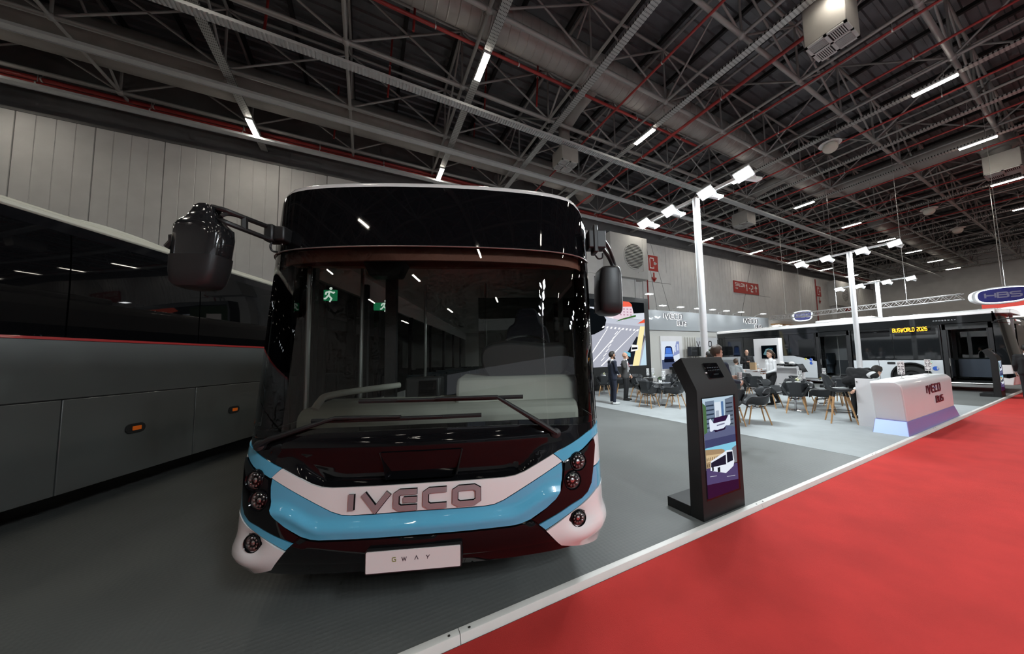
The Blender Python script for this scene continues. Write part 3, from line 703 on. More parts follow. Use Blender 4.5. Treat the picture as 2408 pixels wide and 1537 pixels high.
for (x0, x1, y) in ((-1.22, -1.12, .85), (-1.22, -1.14, 1.95), (-.62, -.52, 1.1)):
    b = MB(); b.box(x0, y, .36, x1, y+.06, 2.6); b.build('door_post', M_intd, bus)
b = MB(); b.box(.18, 2.05, .78, 1.22, 2.09, 2.45); pt = b.build('cab_partition', glass('partition_glass', (.5, .52, .5), 1.4), bus)
b = MB(); b.box(.18, 2.03, .78, 1.22, 2.11, 1.25); b.build('partition_panel', M_intg, bus)
sm = MB(); sm.box(-.22, 0, .40, .22, .42, .50); sm.box(-.22, .38, .46, .22, .46, 1.05); sm.box(-.18, .1, 0, .18, .4, .4)
M_pseat = mat('passenger_seat', (.05, .07, .09), .8)
sme = sm.mesh('passenger_seat', M_pseat)
for i in range(6):
    for x in (-.95, -.48, .48, .95):
        if i or x < 0: link('passenger_seat', sme, bus, (x, 3.2+i*1.1, .36))
M_grn = emis('exit_green', (.02, .30, .12), .35); M_exw = emis('exit_white', (.85, 1, .9), .6)
for (px, py, ly, w, h) in ((776, 694, .85, .105, .095), (905, 720, 1.6, .24, .085)):
    q = bl(px, py, ly); b = MB(); b.box(q.x-w/2, ly, q.z-h/2, q.x+w/2, ly+.02, q.z+h/2); e_ = b.build('exit_sign', M_grn, bus)
    fn = lambda a, c, d: (q.x+a, ly-d, q.z+c)
    m2 = MB()
    for pl in ([(0, .04), (-.01, 0), (.015, -.03), (.0, -.06)], [(-.01, 0), (-.035, -.03), (-.05, -.03)], [(0, .035), (.03, .02), (.04, .03)], [(0, .035), (-.03, .025), (-.035, .005)]):
        for qd in ribbon(pl, .014): m2.add([fn(a.x, a.y, .003) for a in qd], [(0, 1, 2, 3)])
    m2.lathe([(.0005, 0), (.013, 0)], 10, fn(.008, .06, .003), (0, -1, 0)); m2.build('running_man', M_exw, e_, fix=False)
# wipers
M_wip = mat('wiper_grey_black', (.02, .021, .022), .45)
for arm, blade, pv in (([(-1.046, 1.13, .03), (-.952, 1.172, .045), (-.53, 1.30, .05), (-.13, 1.297, .04)], ((-.70, 1.283), (.379, 1.284)), (-1.046, 1.13)), ([(.885, 1.13, .03), (.758, 1.216, .05), (.48, 1.397, .055), (.085, 1.403, .042)], ((-.405, 1.40), (.66, 1.39)), (.885, 1.13))):
    A = [FS(s, z, o) for s, z, o in arm]; b = MB(); b.tube(A, [.030, .027, .019, .015], 8, sq=.65); b.lathe([(.034, -.02), (.034, .018), (.02, .028), (.001, .03)], 16, FS(pv[0], pv[1], .02), (0, -1, .15)); wo = b.build('wiper', M_wip, bus)
    bs = [FS(blade[0][0]+(blade[1][0]-blade[0][0])*t, blade[0][1]+(blade[1][1]-blade[0][1])*t, .018) for t in np.linspace(0, 1, 14)]
    b = MB(); b.tube(bs, .010, 6, sq=1.5); b.build('blade', M_rubber, wo)
    b = MB(); b.tube([p+Vector((0, -.012, .004)) for p in bs[3:11]], .007, 6); b.build('blade_holder', M_wip, wo)
# badge, plate
lx = [('I', -.398, 0), ('V', -.328, 1.78), ('E', -.132, 1.58), ('C', .043, 1.6), ('O', .221, 1.69)]
M_let = mat('badge_chrome', (.44, .43, .45), .3, metal=.55)
for c, x, wd_ in lx:
    m2 = MB(); letter(c, x, .758, .092, .031, lambda a, c2, d: FS(a, c2, .012+d), 0, .016, m2, 0, 1, wd_ or 1); bo_ = m2.build('badge_letter', [M_let, M_bblack], bus, fix=False); m2 = MB(); letter(c, x, .758, .092, .037, lambda a, c2, d: FS(a, c2, .012+d), 0, .006, m2, 0, 0, wd_ or 1); m2.build('letter_edge', M_bblack, bo_, fix=False)
b = MB(); yp = fs0(0, .47).y-.045; b.prism(rrect(.557, .134, .008, 3, -.014, .474), lambda a, c: (a, yp-.004, c), lambda a, c: (a, yp+.05, c)); b.build('plate_holder', M_plast, bus)
b = MB(); b.prism(rrect(.545, .120, .006, 3, -.014, .476), lambda a, c: (a, yp-.010, c), lambda a, c: (a, yp-.004, c)); pl = b.build('plate', mat('plate_white', (.80, .78, .77), .4), bus)
pf = lambda a, c, d: (a, yp-.010-d, c)
M_ink = mat('print_dark', (.06, .05, .06), .5); M_olive = mat('print_olive', (.22, .25, .06), .5)
for c, x in (('G', -.136), ('W', -.082), ('A', -.008), ('Y', .058)):
    m2 = MB(); letter(c, x, .4755, .021, .0042, pf, 0, .001, m2, wid=1.15); m2.build('plate_letter', M_olive if c == 'G' else M_ink, pl, fix=False)
# mirrors
def loft(secs, ly, depth, n=24, ex=4.2):
    """secs: (pixel y, x left, x right); rounded sections stacked in bus space"""
    vs = []; fs = []
    for i, (py, xl, xr, dk) in enumerate(secs):
        a, c = bl(xl, py, ly), bl(xr, py, ly); cx, cz, hw = (a.x+c.x)/2, (a.z+c.z)/2, (c.x-a.x)/2
        for j in range(n):
            t = 2*math.pi*j/n; ct, st = math.cos(t), math.sin(t)
            vs.append((cx+hw*math.copysign(abs(ct)**(2/ex), ct), ly+depth*dk*math.copysign(abs(st)**(2/ex), st), cz))
    m = len(secs)
    for i in range(m-1):
        for j in range(n): fs.append((i*n+j, i*n+(j+1) % n, (i+1)*n+(j+1) % n, (i+1)*n+j))
    b = MB(); b.add(vs, fs, 0, True); b.add(vs[:n], [list(range(n))]); b.add(vs[-n:], [list(reversed(range(n)))]); return b
LY = .03
mh = loft([(484, 478, 500, .5), (489, 468, 511, .6), (500, 462, 512, .62), (515, 452, 514, .75), (527, 438, 524, .95), (538, 427, 537, 1), (560, 424, 538, 1), (606, 419, 530, 1), (640, 417, 524, 1), (664, 420, 514, .95), (674, 430, 504, .85), (679, 445, 492, .6)], LY, .085).build('mirror_housing', M_mirr, bus)
lo = loft([(606, 417.5, 531.5, 1.03), (640, 415.5, 525.5, 1.03), (665, 418.5, 515.5, .98), (676, 429, 505, .87), (681, 445, 492, .6)], LY, .0875).build('lower_cover', M_plast, mh)
b = MB(); g = [bl(440, 550, LY), bl(505, 550, LY), bl(490, 650, LY), bl(434, 650, LY)]
b.hexa([(p.x, LY+.084, p.z) for p in g], [(p.x, LY+.088, p.z) for p in g]); b.build('mirror_glass', M_chrome, mh)
b = MB(); a0, a1 = bl(425, 556, LY), bl(395, 582, LY); b.tube([a0, bl(410, 560, LY), bl(408, 570, LY), a1], [.022, .03, .024, .022], 8); b.build('camera_stalk', M_plast, mh)
ar = MB(); e1 = bl(640, 548, .30)
top = [bl(500, 486, LY), bl(528, 494, .02), bl(575, 512, .1), bl(625, 531, .25)]; low = [bl(512, 512, LY), bl(530, 522, .02), bl(575, 540, .1), bl(632, 562, .25)]
ar.tube(catmull(top, 4), .016, 8); ar.tube(catmull(low, 4), .016, 8); ar.tube([bl(575, 512, .1), bl(575, 540, .1)], .018, 6); ar.build('mirror_arm', M_plast, bus)
ar = MB(); ar.tube(catmull([bl(515, 516, LY), bl(522, 507, 0), bl(535, 503, .03), bl(560, 507, .08)], 4), .012, 6); ar.build('mirror_cable', M_plast, bus)
q = bl(645, 552, .32); b = MB(); b.box(q.x-.04, q.y-.05, q.z-.06, q.x+.02, q.y+.05, q.z+.065); b.box(q.x+.015, q.y-.04, q.z-.05, q.x+.09, q.y+.08, q.z+.055); b.build('mirror_bracket', M_plast, bus, .012)
b = MB(); b.tube(catmull([bl(640, 566, .3), bl(636, 580, .3), bl(641, 590, .3), bl(652, 592, .34)], 5), .007, 6); b.build('mirror_lead', M_plast, bus)
RY = .78
mh = loft([(628, 1433, 1447, .4), (631, 1412, 1451, .7), (637, 1405, 1453, .95), (650, 1402, 1455, 1), (680, 1401, 1457, 1), (715, 1402, 1458.5, 1), (732, 1404, 1458, .95), (739, 1412, 1455, .8), (742, 1424, 1448, .5)], RY, .13).build('mirror_housing', M_plast, bus)
b = MB(); g = [bl(1406, 640, RY), bl(1452, 640, RY), bl(1455, 732, RY), bl(1406, 732, RY)]
b.hexa([(p.x, RY+.132, p.z) for p in g], [(p.x, RY+.137, p.z) for p in g]); b.build('mirror_glass', M_chrome, mh)
ar = MB(); ar.tube(catmull([bl(1411, 573, .55), bl(1420, 588, .62), bl(1432, 606, .72), bl(1442, 628, RY)], 4), [.018]*12+[.03], 8); ar.tube(catmull([bl(1415, 560, .55), bl(1430, 580, .62), bl(1440, 605, .74), bl(1447, 628, RY)], 4), .016, 8); ar.build('mirror_arm', M_plast, bus)
q = bl(1407, 566, .5); b = MB(); b.box(q.x-.10, q.y-.06, q.z-.08, q.x+.05, q.y+.06, q.z+.075); b.box(q.x-.06, q.y-.07, q.z-.12, q.x-.02, q.y+.05, q.z+.12); b.build('mirror_bracket', M_plast, bus, .01)
b = MB(); b.tube(catmull([bl(1400, 600, .55), bl(1407, 608, .56), bl(1416, 606, .57), bl(1417, 595, .57)], 5), .007, 6); b.build('mirror_lead', M_plast, bus)
b = MB(); s0 = [(.0, 2.36, 0), ]; b.prism([(-.16, 2.44), (.16, 2.44), (.11, 2.33), (-.11, 2.33)], lambda a, c: (-.40+a, .46, c), lambda a, c: (-.40+a, .60, c)); b.build('camera_box', M_plast, bus, .01)
# ================================================================ DARK GREY COACH beside the city bus
co = thing('coach', 'dark grey touring coach with black windows, red waist line and cream roof', 'bus', BU*(-4.9), -TH)
M_cgrey = mat('paint_graphite', (.15, .158, .155), .3, metal=.4, coat=.8, var=.04, scale=2)
M_cred = mat('paint_red_line', (.35, .02, .02), .35, coat=.5)
M_cream = mat('paint_cream', (.50, .48, .40), .4, coat=.3, var=.03, scale=3)
M_cglass = mat('coach_glass', (.003, .003, .0035), .02, spec=.28)
M_under = mat('underbody', (.012, .012, .012), .9)
Y0, Y1 = .6, 12.6
b = MB(); b.box(-2.45, Y0+.1, .45, -.05, Y1-.1, 3.25); b.build('carcass', M_under, co)
fy = [Y0, 2.6, 4.12, 5.64, 7.16, 9.2, 11.0, Y1]
for a, c in zip(fy, fy[1:]):
    b = MB(); b.box(-.06, a+.006, .29, 0, c-.006, 1.312); f = b.build('luggage_flap', M_cgrey, co, .006)
    if c-a < 1.7 or a < 1:
        yc = a+.72
        b = MB(); b.prism(rrect(.23, .125, .06, 6), lambda p, q: (.012, yc+p, .862+q), lambda p, q: (-.01, yc+p, .862+q)); b.build('marker_housing', M_plast, f, .004)
        b = MB(); b.prism(rrect(.10, .052, .006, 2), lambda p, q: (.018, yc+.01+p, .862+q), lambda p, q: (.008, yc+.01+p, .862+q)); b.build('marker_lens', mat('amber_lens', (.55, .10, .01), .2, emit=(1, .2, .02), es=.12), f)
b = MB(); b.box(-.06, Y0, 1.325, .0, Y1, 1.972); b.build('side_panel', M_cgrey, co, .004)
b = MB(); b.box(-.055, Y0, 1.31, -.004, Y1, 1.327); b.build('panel_joint', M_under, co)
b = MB(); b.box(-.06, Y0, 1.972, .012, Y1, 2.0); b.build('waist_line', M_cred, co)
wy = [Y0, 2.55, 4.1, 5.63, 7.18, 8.8, 10.5, Y1]
for a, c in zip(wy, wy[1:]):
    g = MB(); g.prism([(0, 2.0), (0, 2.6), (-.012, 2.95), (-.03, 3.17), (-.10, 3.17), (-.06, 2.9), (-.05, 2.45), (-.05, 2.0)], lambda p, q: (p, a+.008, q), lambda p, q: (p, c-.008, q)); g.build('window_pane', M_cglass, co)
b = MB(); b.prism([(-.03, 3.165), (-.045, 3.30), (-.2, 3.30), (-.2, 3.165)], lambda p, q: (p, Y0, q), lambda p, q: (p, Y1, q)); b.build('black_top_band', M_bblack, co)
b = MB(); b.prism([(-.04, 3.285), (-.02, 3.305), (-.03, 3.345), (-.07, 3.355), (-.08, 3.385), (-.18, 3.42), (-.5, 3.46), (-1.25, 3.48), (-2.0, 3.46), (-2.35, 3.40), (-2.42, 3.25), (-1.2, 3.22)], lambda p, q: (p, Y0, q), lambda p, q: (p, Y1, q)); b.build('roof', M_cream, co, .008)
hp = catmull([(4.05, 3.41), (4.25, 3.455), (4.6, 3.50), (5.0, 3.50), (5.4, 3.47), (5.9, 3.43), (6.2, 3.41)], 5)
b = MB(); b.prism(hp, lambda p, q: (-.33, p, q), lambda p, q: (-2.1, p, q+.05)); b.build('roof_fairing', M_cream, co, .03)
for y in (2.0, 10.1):
    for x in (-.2, -2.25):
        w = MB(); w.lathe([(.2, -.14), (.46, -.14), (.50, -.1), (.50, .1), (.46, .14), (.2, .14)], 32, (x, y, .5), (1, 0, 0)); w.build('wheel', M_rubber, co)
b = MB(); b.box(-2.47, Y1-.1, .35, -.02, Y1, 3.3); b.build('end_wall', M_cgrey, co); b = MB(); b.box(-2.47, Y0, .35, -.02, Y0+.1, 3.3); b.build('end_wall', M_cgrey, co)
b = MB(); b.box(-2.5, Y0, .3, -2.44, Y1, 3.3); b.build('far_side', M_cgrey, co)
# seat tops behind the coach glass stay hidden by the dark panes

# ================================================================ WHITE CITY BUS with open doors (side towards the seating)
cr = thing('city_bus', 'white city bus with open doors, black window band and orange destination display', 'bus', (20.0, 1.95, 0))
YF, YR = 0.0, 11.0     # local: front at y=0, rear at y=11; near flank at x=0
def cy_fn(a, b_, d): return (-d, a, b_)
M_pale = mat('paint_pale_grey', (.56, .58, .60), .3, coat=.8, var=.02, scale=3)
M_wband = mat('window_band_black', (.010, .011, .012), .06, coat=.5)
M_dglass = glass('door_glass', (.35, .38, .38), 1.5)
b = MB(); b.box(.06, .5, .28, 2.5, YR-.05, .36); b.build('floor_pan', M_under, cr)
b = MB(); b.box(2.42, .2, .30, 2.55, YR, 2.95); b.build('far_side', M_pale, cr)
b = MB(); b.box(2.38, .9, .42, 2.42, YR-.3, 1.15); b.build('inner_lining', mat('lining_bluegrey', (.17, .19, .21), .6), cr)
b = MB(); b.box(0, YR-.08, .32, 2.55, YR, 3.0); b.build('rear_wall', M_pale, cr, .03)
rp = [(0, 2.90), (.0, 2.96), (.03, 3.02), (.10, 3.07), (.25, 3.10), (1.27, 3.13), (2.3, 3.10), (2.45, 3.07), (2.52, 3.02), (2.55, 2.9)]
b = MB(); b.prism(rp, lambda p, q: (p, .32, q), lambda p, q: (p, YR, q)); b.prism([(p*.9+.13, q-.0-(q-2.9)*.25) for p, q in rp], lambda p, q: (p, .02, q-.03), lambda p, q: (p, .33, q)); b.build('roof', M_bwhite, cr, .015)
b = MB(); b.box(.5, 3.7, 3.08, 2.05, 5.9, 3.24); b.build('roof_unit', M_bwhite, cr, .08)
b = MB(); b.box(.0, .32, 2.60, .06, YR-.05, 2.90); b.build('cant_panel', M_wband, cr)
def slab_yz(name, poly, m, d0=-.05, d1=.0, parent=cr, bevel=0): 
    q = MB(); q.prism(poly, lambda p, s: (-d0, p, s), lambda p, s: (-d1, p, s)); return q.build(name, m, parent, bevel)
# lower skirts with wheel arches
def arch_poly(y0, y1, zb, ztop_, yc, r):
    z0 = .50; pts = [(y0, zb), (y0, ztop_(y0))]
    for t in np.linspace(y0, y1, 9)[1:-1]: pts.append((float(t), ztop_(float(t))))
    pts += [(y1, ztop_(y1)), (y1, zb)]
    a0 = math.asin(max(-1, (zb-z0)/r))
    pts += [(yc+r*math.cos(a), z0+r*math.sin(a)) for a in np.linspace(a0, math.pi-a0, 15)]
    return pts
slab_yz('front_skirt', arch_poly(1.66, 4.34, .36, lambda y: 1.19, 2.55, .60), M_pale, bevel=.01)
rt = lambda y: 1.14+.30*sst(5.75, 6.7, y)-.0
slab_yz('rear_skirt', arch_poly(5.76, 9.75, .30, rt, 7.15, .60), M_pale, bevel=.01)
slab_yz('engine_panel', [(9.77, .32), (9.77, 1.44), (YR-.02, 1.42), (YR-.02, .32)], M_pale, bevel=.01)
M_lv = mat('louvre_grey', (.33, .34, .35), .4, metal=.2)
for i in range(7):
    z = .82+i*.065; q = MB(); q.hexa([(-.004, 9.92, z), (-.03, 9.92, z+.01), (-.03, YR-.25, z+.01), (-.004, YR-.25, z)], [(-.004, 9.92, z+.02), (-.006, 9.92, z+.05), (-.006, YR-.25, z+.05), (-.004, YR-.25, z+.02)]); q.build('engine_louvre', M_lv, cr)
for yc in (2.55, 7.15):
    q = MB(); q.lathe([(.60, .0), (.60, .05), (.55, .02), (.55, -.3)], 30, (-.01, yc, .50), (-1, 0, 0)); q.build('arch_lip', M_plast, cr)
    w = MB(); w.lathe([(.26, .13), (.42, .14), (.485, .10), (.485, -.1), (.42, -.14), (.2, -.14)], 36, (.2, yc, .50), (-1, 0, 0)); wo = w.build('wheel', M_rubber, cr)
    w = MB(); w.lathe([(.27, .13), (.26, .09), (.17, .03), (.15, .08), (.12, .10), (.001, .10)], 28, (.2, yc, .50), (-1, 0, 0)); w.build('rim', mat('rim_silver', (.5, .5, .5), .35, metal=.8), wo)
    q = MB(); q.box(.1, yc-.65, .36, .9, yc+.65, 1.18); q.build('wheel_box', M_under, cr)
# window band panes between the doors
for y0, y1, z0, z1 in ((1.70, 2.98, 1.22, 2.58), (3.0, 4.32, 1.22, 2.58), (5.8, 6.9, 1.46, 2.58), (6.92, 8.1, 1.46, 2.58), (8.12, 9.3, 1.46, 2.58), (9.32, YR-.04, 1.45, 2.58)):
    slab_yz('side_window', rrect(y1-y0, z1-z0, .05, 4, (y0+y1)/2, (z0+z1)/2), M_wband, -.02, .004)
    if z0 < 1.3: slab_yz('window_vent', rrect(y1-y0-.12, .28, .04, 3, (y0+y1)/2, z1-.22), M_cglass, .003, .008)
b = MB(); b.box(.03, 1.66, 1.18, .07, 4.34, 2.62); b.box(.03, 5.76, 1.40, .07, YR-.05, 2.62); b.build('window_backing', M_plast, cr)
# doors: folded-in leaves at the two openings
for y0, y1 in ((.42, 1.60), (4.42, 5.70)):
    for yy in (y0, y1-.07):
        q = MB(); q.box(.0, yy-.03, .34, .09, yy+.10, 2.60); q.build('door_frame', M_plast, cr, .01)
    q = MB(); q.box(.0, y0, 2.38, .08, y1, 2.62); q.build('door_header', M_wband, cr)
    for yy in (y0+.08, y1-.13):
        q = MB(); q.box(.06, yy, .42, .55, yy+.05, 2.36); lf = q.build('door_leaf', M_dglass, cr)
        q = MB(); q.box(.05, yy-.01, .40, .09, yy+.06, 2.38); q.box(.52, yy-.01, .40, .56, yy+.06, 2.38); q.box(.05, yy-.01, .40, .56, yy+.06, .5); q.build('leaf_frame', M_plast, lf)
        q = MB(); q.tube([(.12, yy+.02, .7), (.03, yy+.02, 1.1), (.1, yy+.02, 1.5)], .012, 6); q.build('grab_handle', M_clamp, lf)
    q = MB(); q.box(.02, y0, .30, .4, y1, .36); q.build('step', mat('step_yellow', (.55, .45, .03), .6) if y0 > 4 else M_intf, cr)
b = MB(); b.prism(rrect(.86, .70, .05, 3, 1.0, .86), lambda p, q: (.95, p, q), lambda p, q: (1.05, p, q)); dd = b.build('cab_door', mat('cab_door_blue', (.055, .07, .095), .5), cr)
b = MB(); b.prism(rrect(.86, 1.05, .03, 3, 1.0, 1.78), lambda p, q: (.98, p, q), lambda p, q: (1.0, p, q)); b.build('cab_glass', M_dglass, dd)
M_icon = mat('sticker_blue', (.03, .10, .45), .4); M_icw = mat('sticker_white', (.8, .8, .8), .5); M_icg = mat('sticker_green', (.1, .45, .2), .5); M_icy = mat('sticker_yellow', (.6, .55, .05), .5)
def disc(y, z, r, m, inner=None, nm='sticker'):
    q = MB(); q.lathe([(.0005, 0), (r, 0)], 20, (-.007, y, z), (-1, 0, 0)); s_ = q.build(nm, m, cr)
    q = MB(); letter(inner or '^', y+r*.3, z-r*.5, r*1.0, r*.28, lambda a, c, d: (-.007-d, 2*y-a+r*.0, c), 0, .002, q, wid=.7); q.build('symbol', M_icw, s_, fix=False)
disc(1.86, .86, .085, M_icon); disc(1.98, 1.10, .05, M_icg); disc(5.98, 1.24, .075, M_icon); disc(5.98, 1.06, .075, M_icon); disc(6.2, 1.27, .05, M_icy)
for y, z in ((2.02, 1.06), (1.95, .62)):
    q = MB(); q.prism(rrect(.12, .05, .02, 3, y, z), lambda p, s: (-.012, p, s), lambda p, s: (.0, p, s)); q.build('side_marker', MT['amber_lens'], cr)
q = MB(); q.prism(rrect(.25, .10, .03, 3, 3.1, 1.07), lambda p, s: (-.008, p, s), lambda p, s: (.01, p, s)); q.build('flap_handle', M_plast, cr)
q = MB(); q.box(-.004, 3.48, .36, .01, 3.492, 1.19); q.build('panel_gap', M_under, cr)
# destination display: letters run towards -y seen from the seating
sg_ = MB(); sg_.box(-.006, 1.88, 2.34, .05, 3.05, 2.58); so = sg_.build('destination_display', M_dark, cr)
M_led = emis('led_orange', (1.0, .38, .02), 5.0)
hh = .145; wtx = text_width('BUSWORLD 2026', hh, .30)
lettering('BUSWORLD 2026', 0, 0, hh, .026, lambda a, c, d: (-.008-d, 2.96-a*(1.0/wtx)*.98, 2.40+c), M_led, so, 0, .004, .30, name='display_letter')
lettering('CROSSWAY', 0, 0, .035, .007, lambda a, c, d: (-.004-d, 1.80-a*1.35, 2.74+c), mat('print_grey', (.45, .46, .47), .4), cr, 0, .003, .75, name='name_letter')
# front end
fp = catmull([(0, 0), (.18, -.0), (.5, -.07), (1.27, -.12), (2.05, -.07), (2.37, 0), (2.55, 0)], 5)
def front_panel(nm, z0, z1, dy0, dy1, m, bev=0):
    q = MB(); n = len(fp); A = [(x, y+dy0+.10, z0) for x, y in fp]+[(2.55, .42, z0), (0, .42, z0)]; B_ = [(x, y+dy1+.10, z1) for x, y in fp]+[(2.55, .42, z1), (0, .42, z1)]
    n = len(A); q.add(A+B_, [(i, (i+1) % n, n+(i+1) % n, n+i) for i in range(n)], 0, False); q.add(A, [list(range(n))]); q.add(B_, [list(reversed(range(n)))]); return q.build(nm, m, cr, bev)
front_panel('front_bumper', .30, .62, .02, -.02, M_bwhite, .02); front_panel('front_panel', .62, 1.02, -.02, .02, M_bwhite, .02); front_panel('front_windscreen', 1.02, 2.55, .02, .18, M_wband); front_panel('front_header', 2.55, 2.98, .18, .24, M_wband, .02)
q = MB(); q.prism([(.05, .72), (.32, .68), (.36, .58), (.2, .54), (.06, .60)], lambda p, s: (-.006, p, s), lambda p, s: (.02, p, s)); q.build('headlamp', M_gblack, cr)
q = MB(); q.tube(catmull([(-.0, .35, 2.62), (-.12, .1, 2.66), (-.2, -.2, 2.62), (-.22, -.32, 2.5)], 4), .022, 8); q.build('mirror_arm', M_plast, cr); q = MB(); q.ell((-.22, -.34, 2.3), (.09, .1, .2), 12, 8); q.build('mirror_housing', M_plast, cr)
q = MB(); q.tube([(-.02, .42, .32), (-.02, 1.65, .32)], .018, 6); q.build('step_rail', M_clamp, cr)
sme2 = sm.mesh('passenger_seat', M_pseat)
for y in (6.2, 7.1, 8.0, 8.9, 9.8):
    for x in (1.9, 1.4): link('passenger_seat', sme2, cr, (x, y, .5), (0, 0, math.pi))
for y in (1.9, 4.0, 5.2, 6.4):
    q = MB(); q.tube([(1.0, y, .36), (1.0, y, 2.9)], .018, 8); q.build('stanchion', MT['stanchion_steel'], cr)
# ================================================================ bus beyond, only its nose shows
rb = thing('city_bus', 'dark bus standing beyond the open-door bus at the end of the stand', 'bus', (25.5, 2.35, 0))
b = MB(); b.box(0, .1, .35, 2.5, 10, 3.0); b.build('body', M_wband, rb, .15); b = MB(); b.box(-.01, .05, .32, 2.51, 10, 1.05); b.build('skirt', mat('paint_red', (.45, .04, .04), .3, coat=.8), rb, .08)
b = MB(); b.box(0, .3, 2.98, 2.5, 10, 3.12); b.build('roof', M_bwhite, rb, .06); b = MB(); b.box(.1, .05, 1.15, 2.4, .13, 2.7); b.build('windscreen', M_cglass, rb, .04)
for y in (2.4, 7.4):
    w = MB(); w.lathe([(.2, .14), (.46, .14), (.48, .1), (.48, -.1), (.2, -.14)], 28, (.12, y, .48), (-1, 0, 0)); w.build('wheel', M_rubber, rb)
# ================================================================ STAND FURNITURE
M_mdf = mat('black_board', (.014, .0145, .0145), .5, var=.06, scale=6, spec=.35)
def screen_mat(nm, fn):
    """flat picture shown by a display: emission only"""
    return emis(nm, fn, 1.0)
def pict(nm, shapes, place, parent, gain=1.0, step=.0006):
    """layered flat colour areas of a displayed or printed picture: shapes = [(colour, polygon in 0..1 x 0..1)]"""
    q = MB(); mats = []; idx = {}
    for i, (c, poly) in enumerate(shapes):
        if c not in idx:
            idx[c] = len(mats); mats.append(emis('pic_%02x%02x%02x_%d' % (int(c[0]*255), int(c[1]*255), int(c[2]*255), int(gain*100)), tuple(v**2.2 for v in c), gain))
        q.add([place(a, b, .001+i*step) for a, b in poly], [list(range(len(poly)))], idx[c])
    return q.build(nm, mats, parent, fix=False)
R4 = lambda x0, y0, x1, y1: [(x0, y0), (x1, y0), (x1, y1), (x0, y1)]
def bus_front_pic(cx, cy, s, body, dark):
    f = lambda L: [(cx+a*s, cy+b*s) for a, b in L]
    return [(dark, f([(-.5, .42), (.5, .42), (.56, -.1), (.45, -.35), (-.45, -.35), (-.56, -.1)])), (body, f([(-.56, .02), (-.48, .06), (-.3, -.14), (.3, -.14), (.48, .06), (.56, .02), (.52, -.3), (.38, -.44), (-.38, -.44), (-.52, -.3)])), ((.35, .35, .45), f([(-.2, -.2), (.2, -.2), (.2, -.26), (-.2, -.26)])), ((.12, .1, .16), f([(-.3, -.36), (.3, -.36), (.34, -.46), (-.34, -.46)]))]
def kiosk_pic():
    S = [((.70, .78, .84), R4(0, .5, 1, 1)), ((.82, .86, .90), R4(.35, .68, .65, .95)), ((.42, .48, .56), [(.05, .6), (.38, .66), (.36, .97), (.08, .97)]), ((.62, .66, .72), [(.4, .66), (.5, .67), (.5, .86), (.4, .86)]), ((.33, .45, .62), R4(.58, .68, .66, .95)), ((.40, .44, .50), [(.68, .66), (1, .62), (1, .99), (.72, .97)]), ((.30, .42, .28), [(0, .62), (.1, .64), (.1, .92), (0, .96)])]
    for i in range(6): S += [((.20, .24, .30), R4(.10, .69+i*.045, .34, .705+i*.045)), ((.22, .25, .3), R4(.74, .69+i*.045, .96, .705+i*.045))]
    S += [((.36, .38, .50), [(0, .5), (1, .5), (1, .66), (.62, .70), (.38, .70), (0, .64)]), ((.26, .27, .40), [(0, .5), (1, .5), (1, .58), (0, .58)])]
    S += [((.20, .12, .24), [(.28, .735), (.33, .79), (.74, .80), (.80, .745), (.70, .72), (.36, .715)]), ((.85, .88, .94), [(.17, .775), (.21, .79), (.31, .735), (.70, .742), (.81, .80), (.86, .795), (.86, .705), (.82, .685), (.70, .69), (.62, .668), (.42, .662), (.30, .67), (.24, .655), (.18, .66)]), ((.45, .45, .55), [(.40, .70), (.66, .708), (.66, .722), (.40, .714)]), ((.15, .10, .2), [(.30, .668), (.42, .66), (.62, .666), (.70, .686), (.66, .65), (.34, .642)])]
    S = [(c, [(a, .5+(b-.5)*1.0) for a, b in p]) for c, p in S]
    T = [((.50, .76, .86), R4(0, .28, 1, .5)), ((.62, .52, .40), [(0, .28), (.45, .27), (.62, .38), (.6, .44), (.5, .46), (0, .485)]), ((.80, .70, .55), [(.02, .36), (.48, .35), (.5, .41), (.02, .43)]), ((.45, .45, .48), [(.82, .28), (1, .28), (1, .46), (.85, .44)])]
    for i in range(9): T += [((.36, .30, .24), R4(.03+i*.055, .37, .05+i*.055, .40)), ((.36, .30, .24), R4(.03+i*.055, .31, .05+i*.055, .34))]
    T += [((.32, .27, .42), [(0, 0), (1, 0), (1, .27), (0, .30)]), ((.22, .10, .20), [(0, 0), (1, 0), (1, .10), (0, .14)]), ((.88, .90, .94), [(.12, .27), (.60, .20), (.86, .25), (.90, .30), (.86, .42), (.66, .43), (.14, .36)]), ((.16, .14, .20), [(.14, .30), (.62, .29), (.63, .39), (.15, .345)]), ((.14, .13, .18), [(.66, .30), (.86, .31), (.85, .405), (.66, .41)]), ((.12, .12, .14), [(.34, .235), (.42, .23), (.42, .28), (.34, .28)]), ((.12, .12, .14), [(.17, .26), (.22, .26), (.22, .30), (.17, .30)]), ((.75, .75, .8), [(.1, .215), (.3, .205), (.3, .2), (.1, .21)]), ((.75, .75, .8), [(.62, .165), (.9, .15), (.9, .145), (.62, .16)])]
    return S+T
